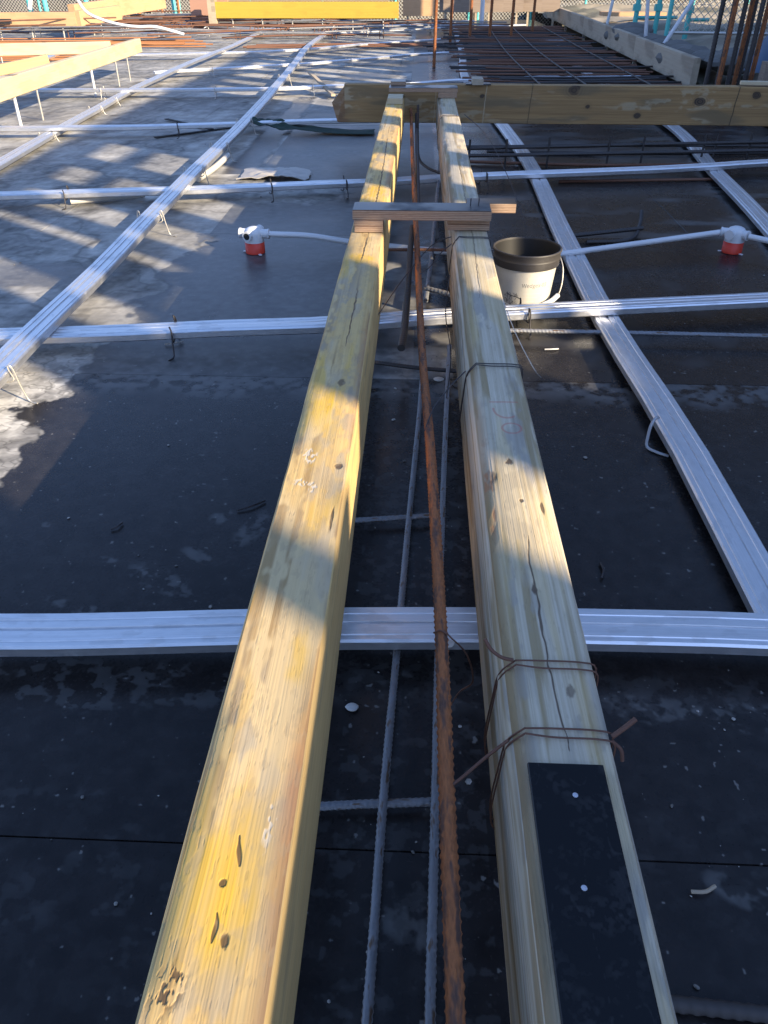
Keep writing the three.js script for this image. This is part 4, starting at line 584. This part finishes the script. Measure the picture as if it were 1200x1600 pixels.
fence(1.4, -23, 8, -23, -.2, 1.9, 'chain-link fence far behind the kerb board', 5);
fence(-12, -24, 1.2, -23.6, -.25, 1.9, 'chain-link fence along the far side of the deck', 7);
{ // cladding sheets hung behind the far fence
  const cols = [[-12, -8.2, rgb(.075, .07, .068)], [-8.0, -5.5, rgb(.13, .115, .1)], [-5.4, -1.2, rgb(.17, .14, .11)], [-1.0, 2.8, rgb(.11, .095, .075)], [3.0, 7.5, rgb(.08, .065, .048)]];
  cols.forEach(([a, b, c], i) => { const g = group('hoarding', ['dark hoarding behind the far left fence', 'grey brown hoarding behind the orange bars', 'brown hoarding behind the yellow beam', 'dark hoarding behind the far panels', 'tan hoarding beyond the kerb board'][i], 'hoarding', [0, 0, 0]); const n = Math.round((b - a) / .6); for (let k = 0; k < n; k++) { const x = mix(a, b, k / n), x2 = mix(a, b, (k + 1) / n) - .015; part('panel', box(x, x2, -.3, 2.1, -25.2 + rr(0, .03), -25.12, .003), mat(c.clone().multiplyScalar(rr(.75, 1.25)), .85), g); } }); }
{ // tall dark neighbouring house beyond the right end of the far fence (mirrored in the black film)
  const g = group('neighbour_house', 'tall dark house behind the tan hoarding', 'house', [0, -.3, 0]); part('wall', box(2.6, 24, 0, 13, -36, -28, .02), mat(rgb(.02, .02, .022), .9), g);
  part('roof', sweep([[13.3, 13.01, -27.6], [13.3, 13.01, -36.4]], [[-11.2, 0], [11.2, 0], [11.2, .15], [0, 3.2], [-11.2, .15]]), mat(rgb(.025, .025, .027), .8), g);
  for (let k = 0; k < 5; k++) for (let f = 0; f < 4; f++) { const x = 4.2 + k * 4, y = 1.4 + f * 3; const w = part('window', box(x, x + 1.3, y, y + 1.5, -27.995, -27.95, .005), M.darkBar, g); part('pane', box(x + .08, x + 1.22, y + .08, y + 1.42, -27.948, -27.94, .002), mat(rgb(.01, .012, .015), .8), w); } }
// teal scaffold posts and grey conduits standing beyond the kerb and at the far left
[[3.05, -13.2], [3.35, -13.2], [3.62, -12.6]].forEach(([x, z], i) => { const g = group('scaffold_frame', `teal steel frame post beyond the kerb board, ${ORD[i]} from the left`, 'frame post', [x, 0, z], 'teal frame posts'); part('post', tube([0, 0, 0], [.02, 1.6, 0], .035), M.teal, g); part('rail', tube([0, .42, 0], [.3, .42, -.05], .022), M.teal, g); part('bracket', box(-.05, .05, .5, .58, -.04, .04), M.teal, g); });
[[[2.72, .3, -13.5], [2.8, 1.2, -13.6]], [[2.75, .3, -11.2], [2.62, 1.2, -11.3]], [[2.72, .3, -10.2], [3.3, 1.2, -10.6]]].forEach(([a, b], i) => thing('grey_conduit', wire([a, [(a[0] + b[0]) / 2 + .02, (a[1] + b[1]) / 2, (a[2] + b[2]) / 2], b], .022, 10, 10), M.pvc, ['grey conduit standing behind the far half of the kerb board', 'grey conduit standing behind the middle of the kerb board', 'grey conduit leaning out behind the near end of the kerb board'][i], 'conduit'));
[[-8.0, -18.5], [-7.55, -18.2], [-7.0, -19], [-5.6, -20.6]].forEach(([x, z], i) => thing('teal_post', tube([x, 0, z], [x - .06, 1.6, z], .05), M.teal, `teal post beyond the far left timbers, ${ORD[i]} from the left`, 'post', 'teal posts at the far left'));
thing('white_pipe', wire([[-5.1, 1.3, -13.1], [-4.93, .68, -13], [-4.83, .49, -13], [-4.61, .388, -13], [-4.34, .326, -13], [-4.11, .303, -13], [-3.87, .3, -13.05], [-3.5, .2, -13.2]], .02, 40, 10), M.pvc, 'white flexible pipe arching down over the far left mats', 'pipe');
thing('white_pipe', wire([[-6.6, .42, -15.2], [-6.55, .7, -15.3], [-6.5, 1.1, -15.4]], .035, 10, 10), M.pvc, 'white pipe standing behind the far left timber', 'pipe');
thing('white_pipe', tube([1.15, 0, -17.6], [1.15, 1.3, -17.6], .04), M.pvc, 'pale upright pipe behind the upright bars', 'pipe');
thing('timber_lengths', box(-.5, .6, 0, .06, -.2, .2), M.orangeTimber, 'sunlit timber lengths stacked beyond the kerb board', 'timber', undefined, [3.7, .3, -16.5]);
thing('blue_tarp', (() => { const g = new THREE.ConeGeometry(.26, .6, 7, 8, true), p = g.attributes.position; for (let k = 0; k < p.count; k++) { const q = 1 + .3 * (fbm(p.getX(k) * 9, p.getY(k) * 6, 3) - .5); p.setXYZ(k, p.getX(k) * q, p.getY(k), p.getZ(k) * q); } g.computeVertexNormals(); return g; })(), new THREE.MeshStandardMaterial({ color: rgb(.05, .09, .15), roughness: .6, side: THREE.DoubleSide }), 'dark blue tarp draped to a point beside the upright bars', 'tarp', undefined, [3.15, .55, -8.0]);
thing('red_tape', sweep([[3.02, .5, -9.0], [3.0, .4, -9.0]], rectSec(.03, .004, .001), { up: V(0, 0, 1) }), mat(rgb(.7, .05, .06), .5), 'strip of red tape hanging between the upright bars', 'tape');

renderer.render(scene, camera);
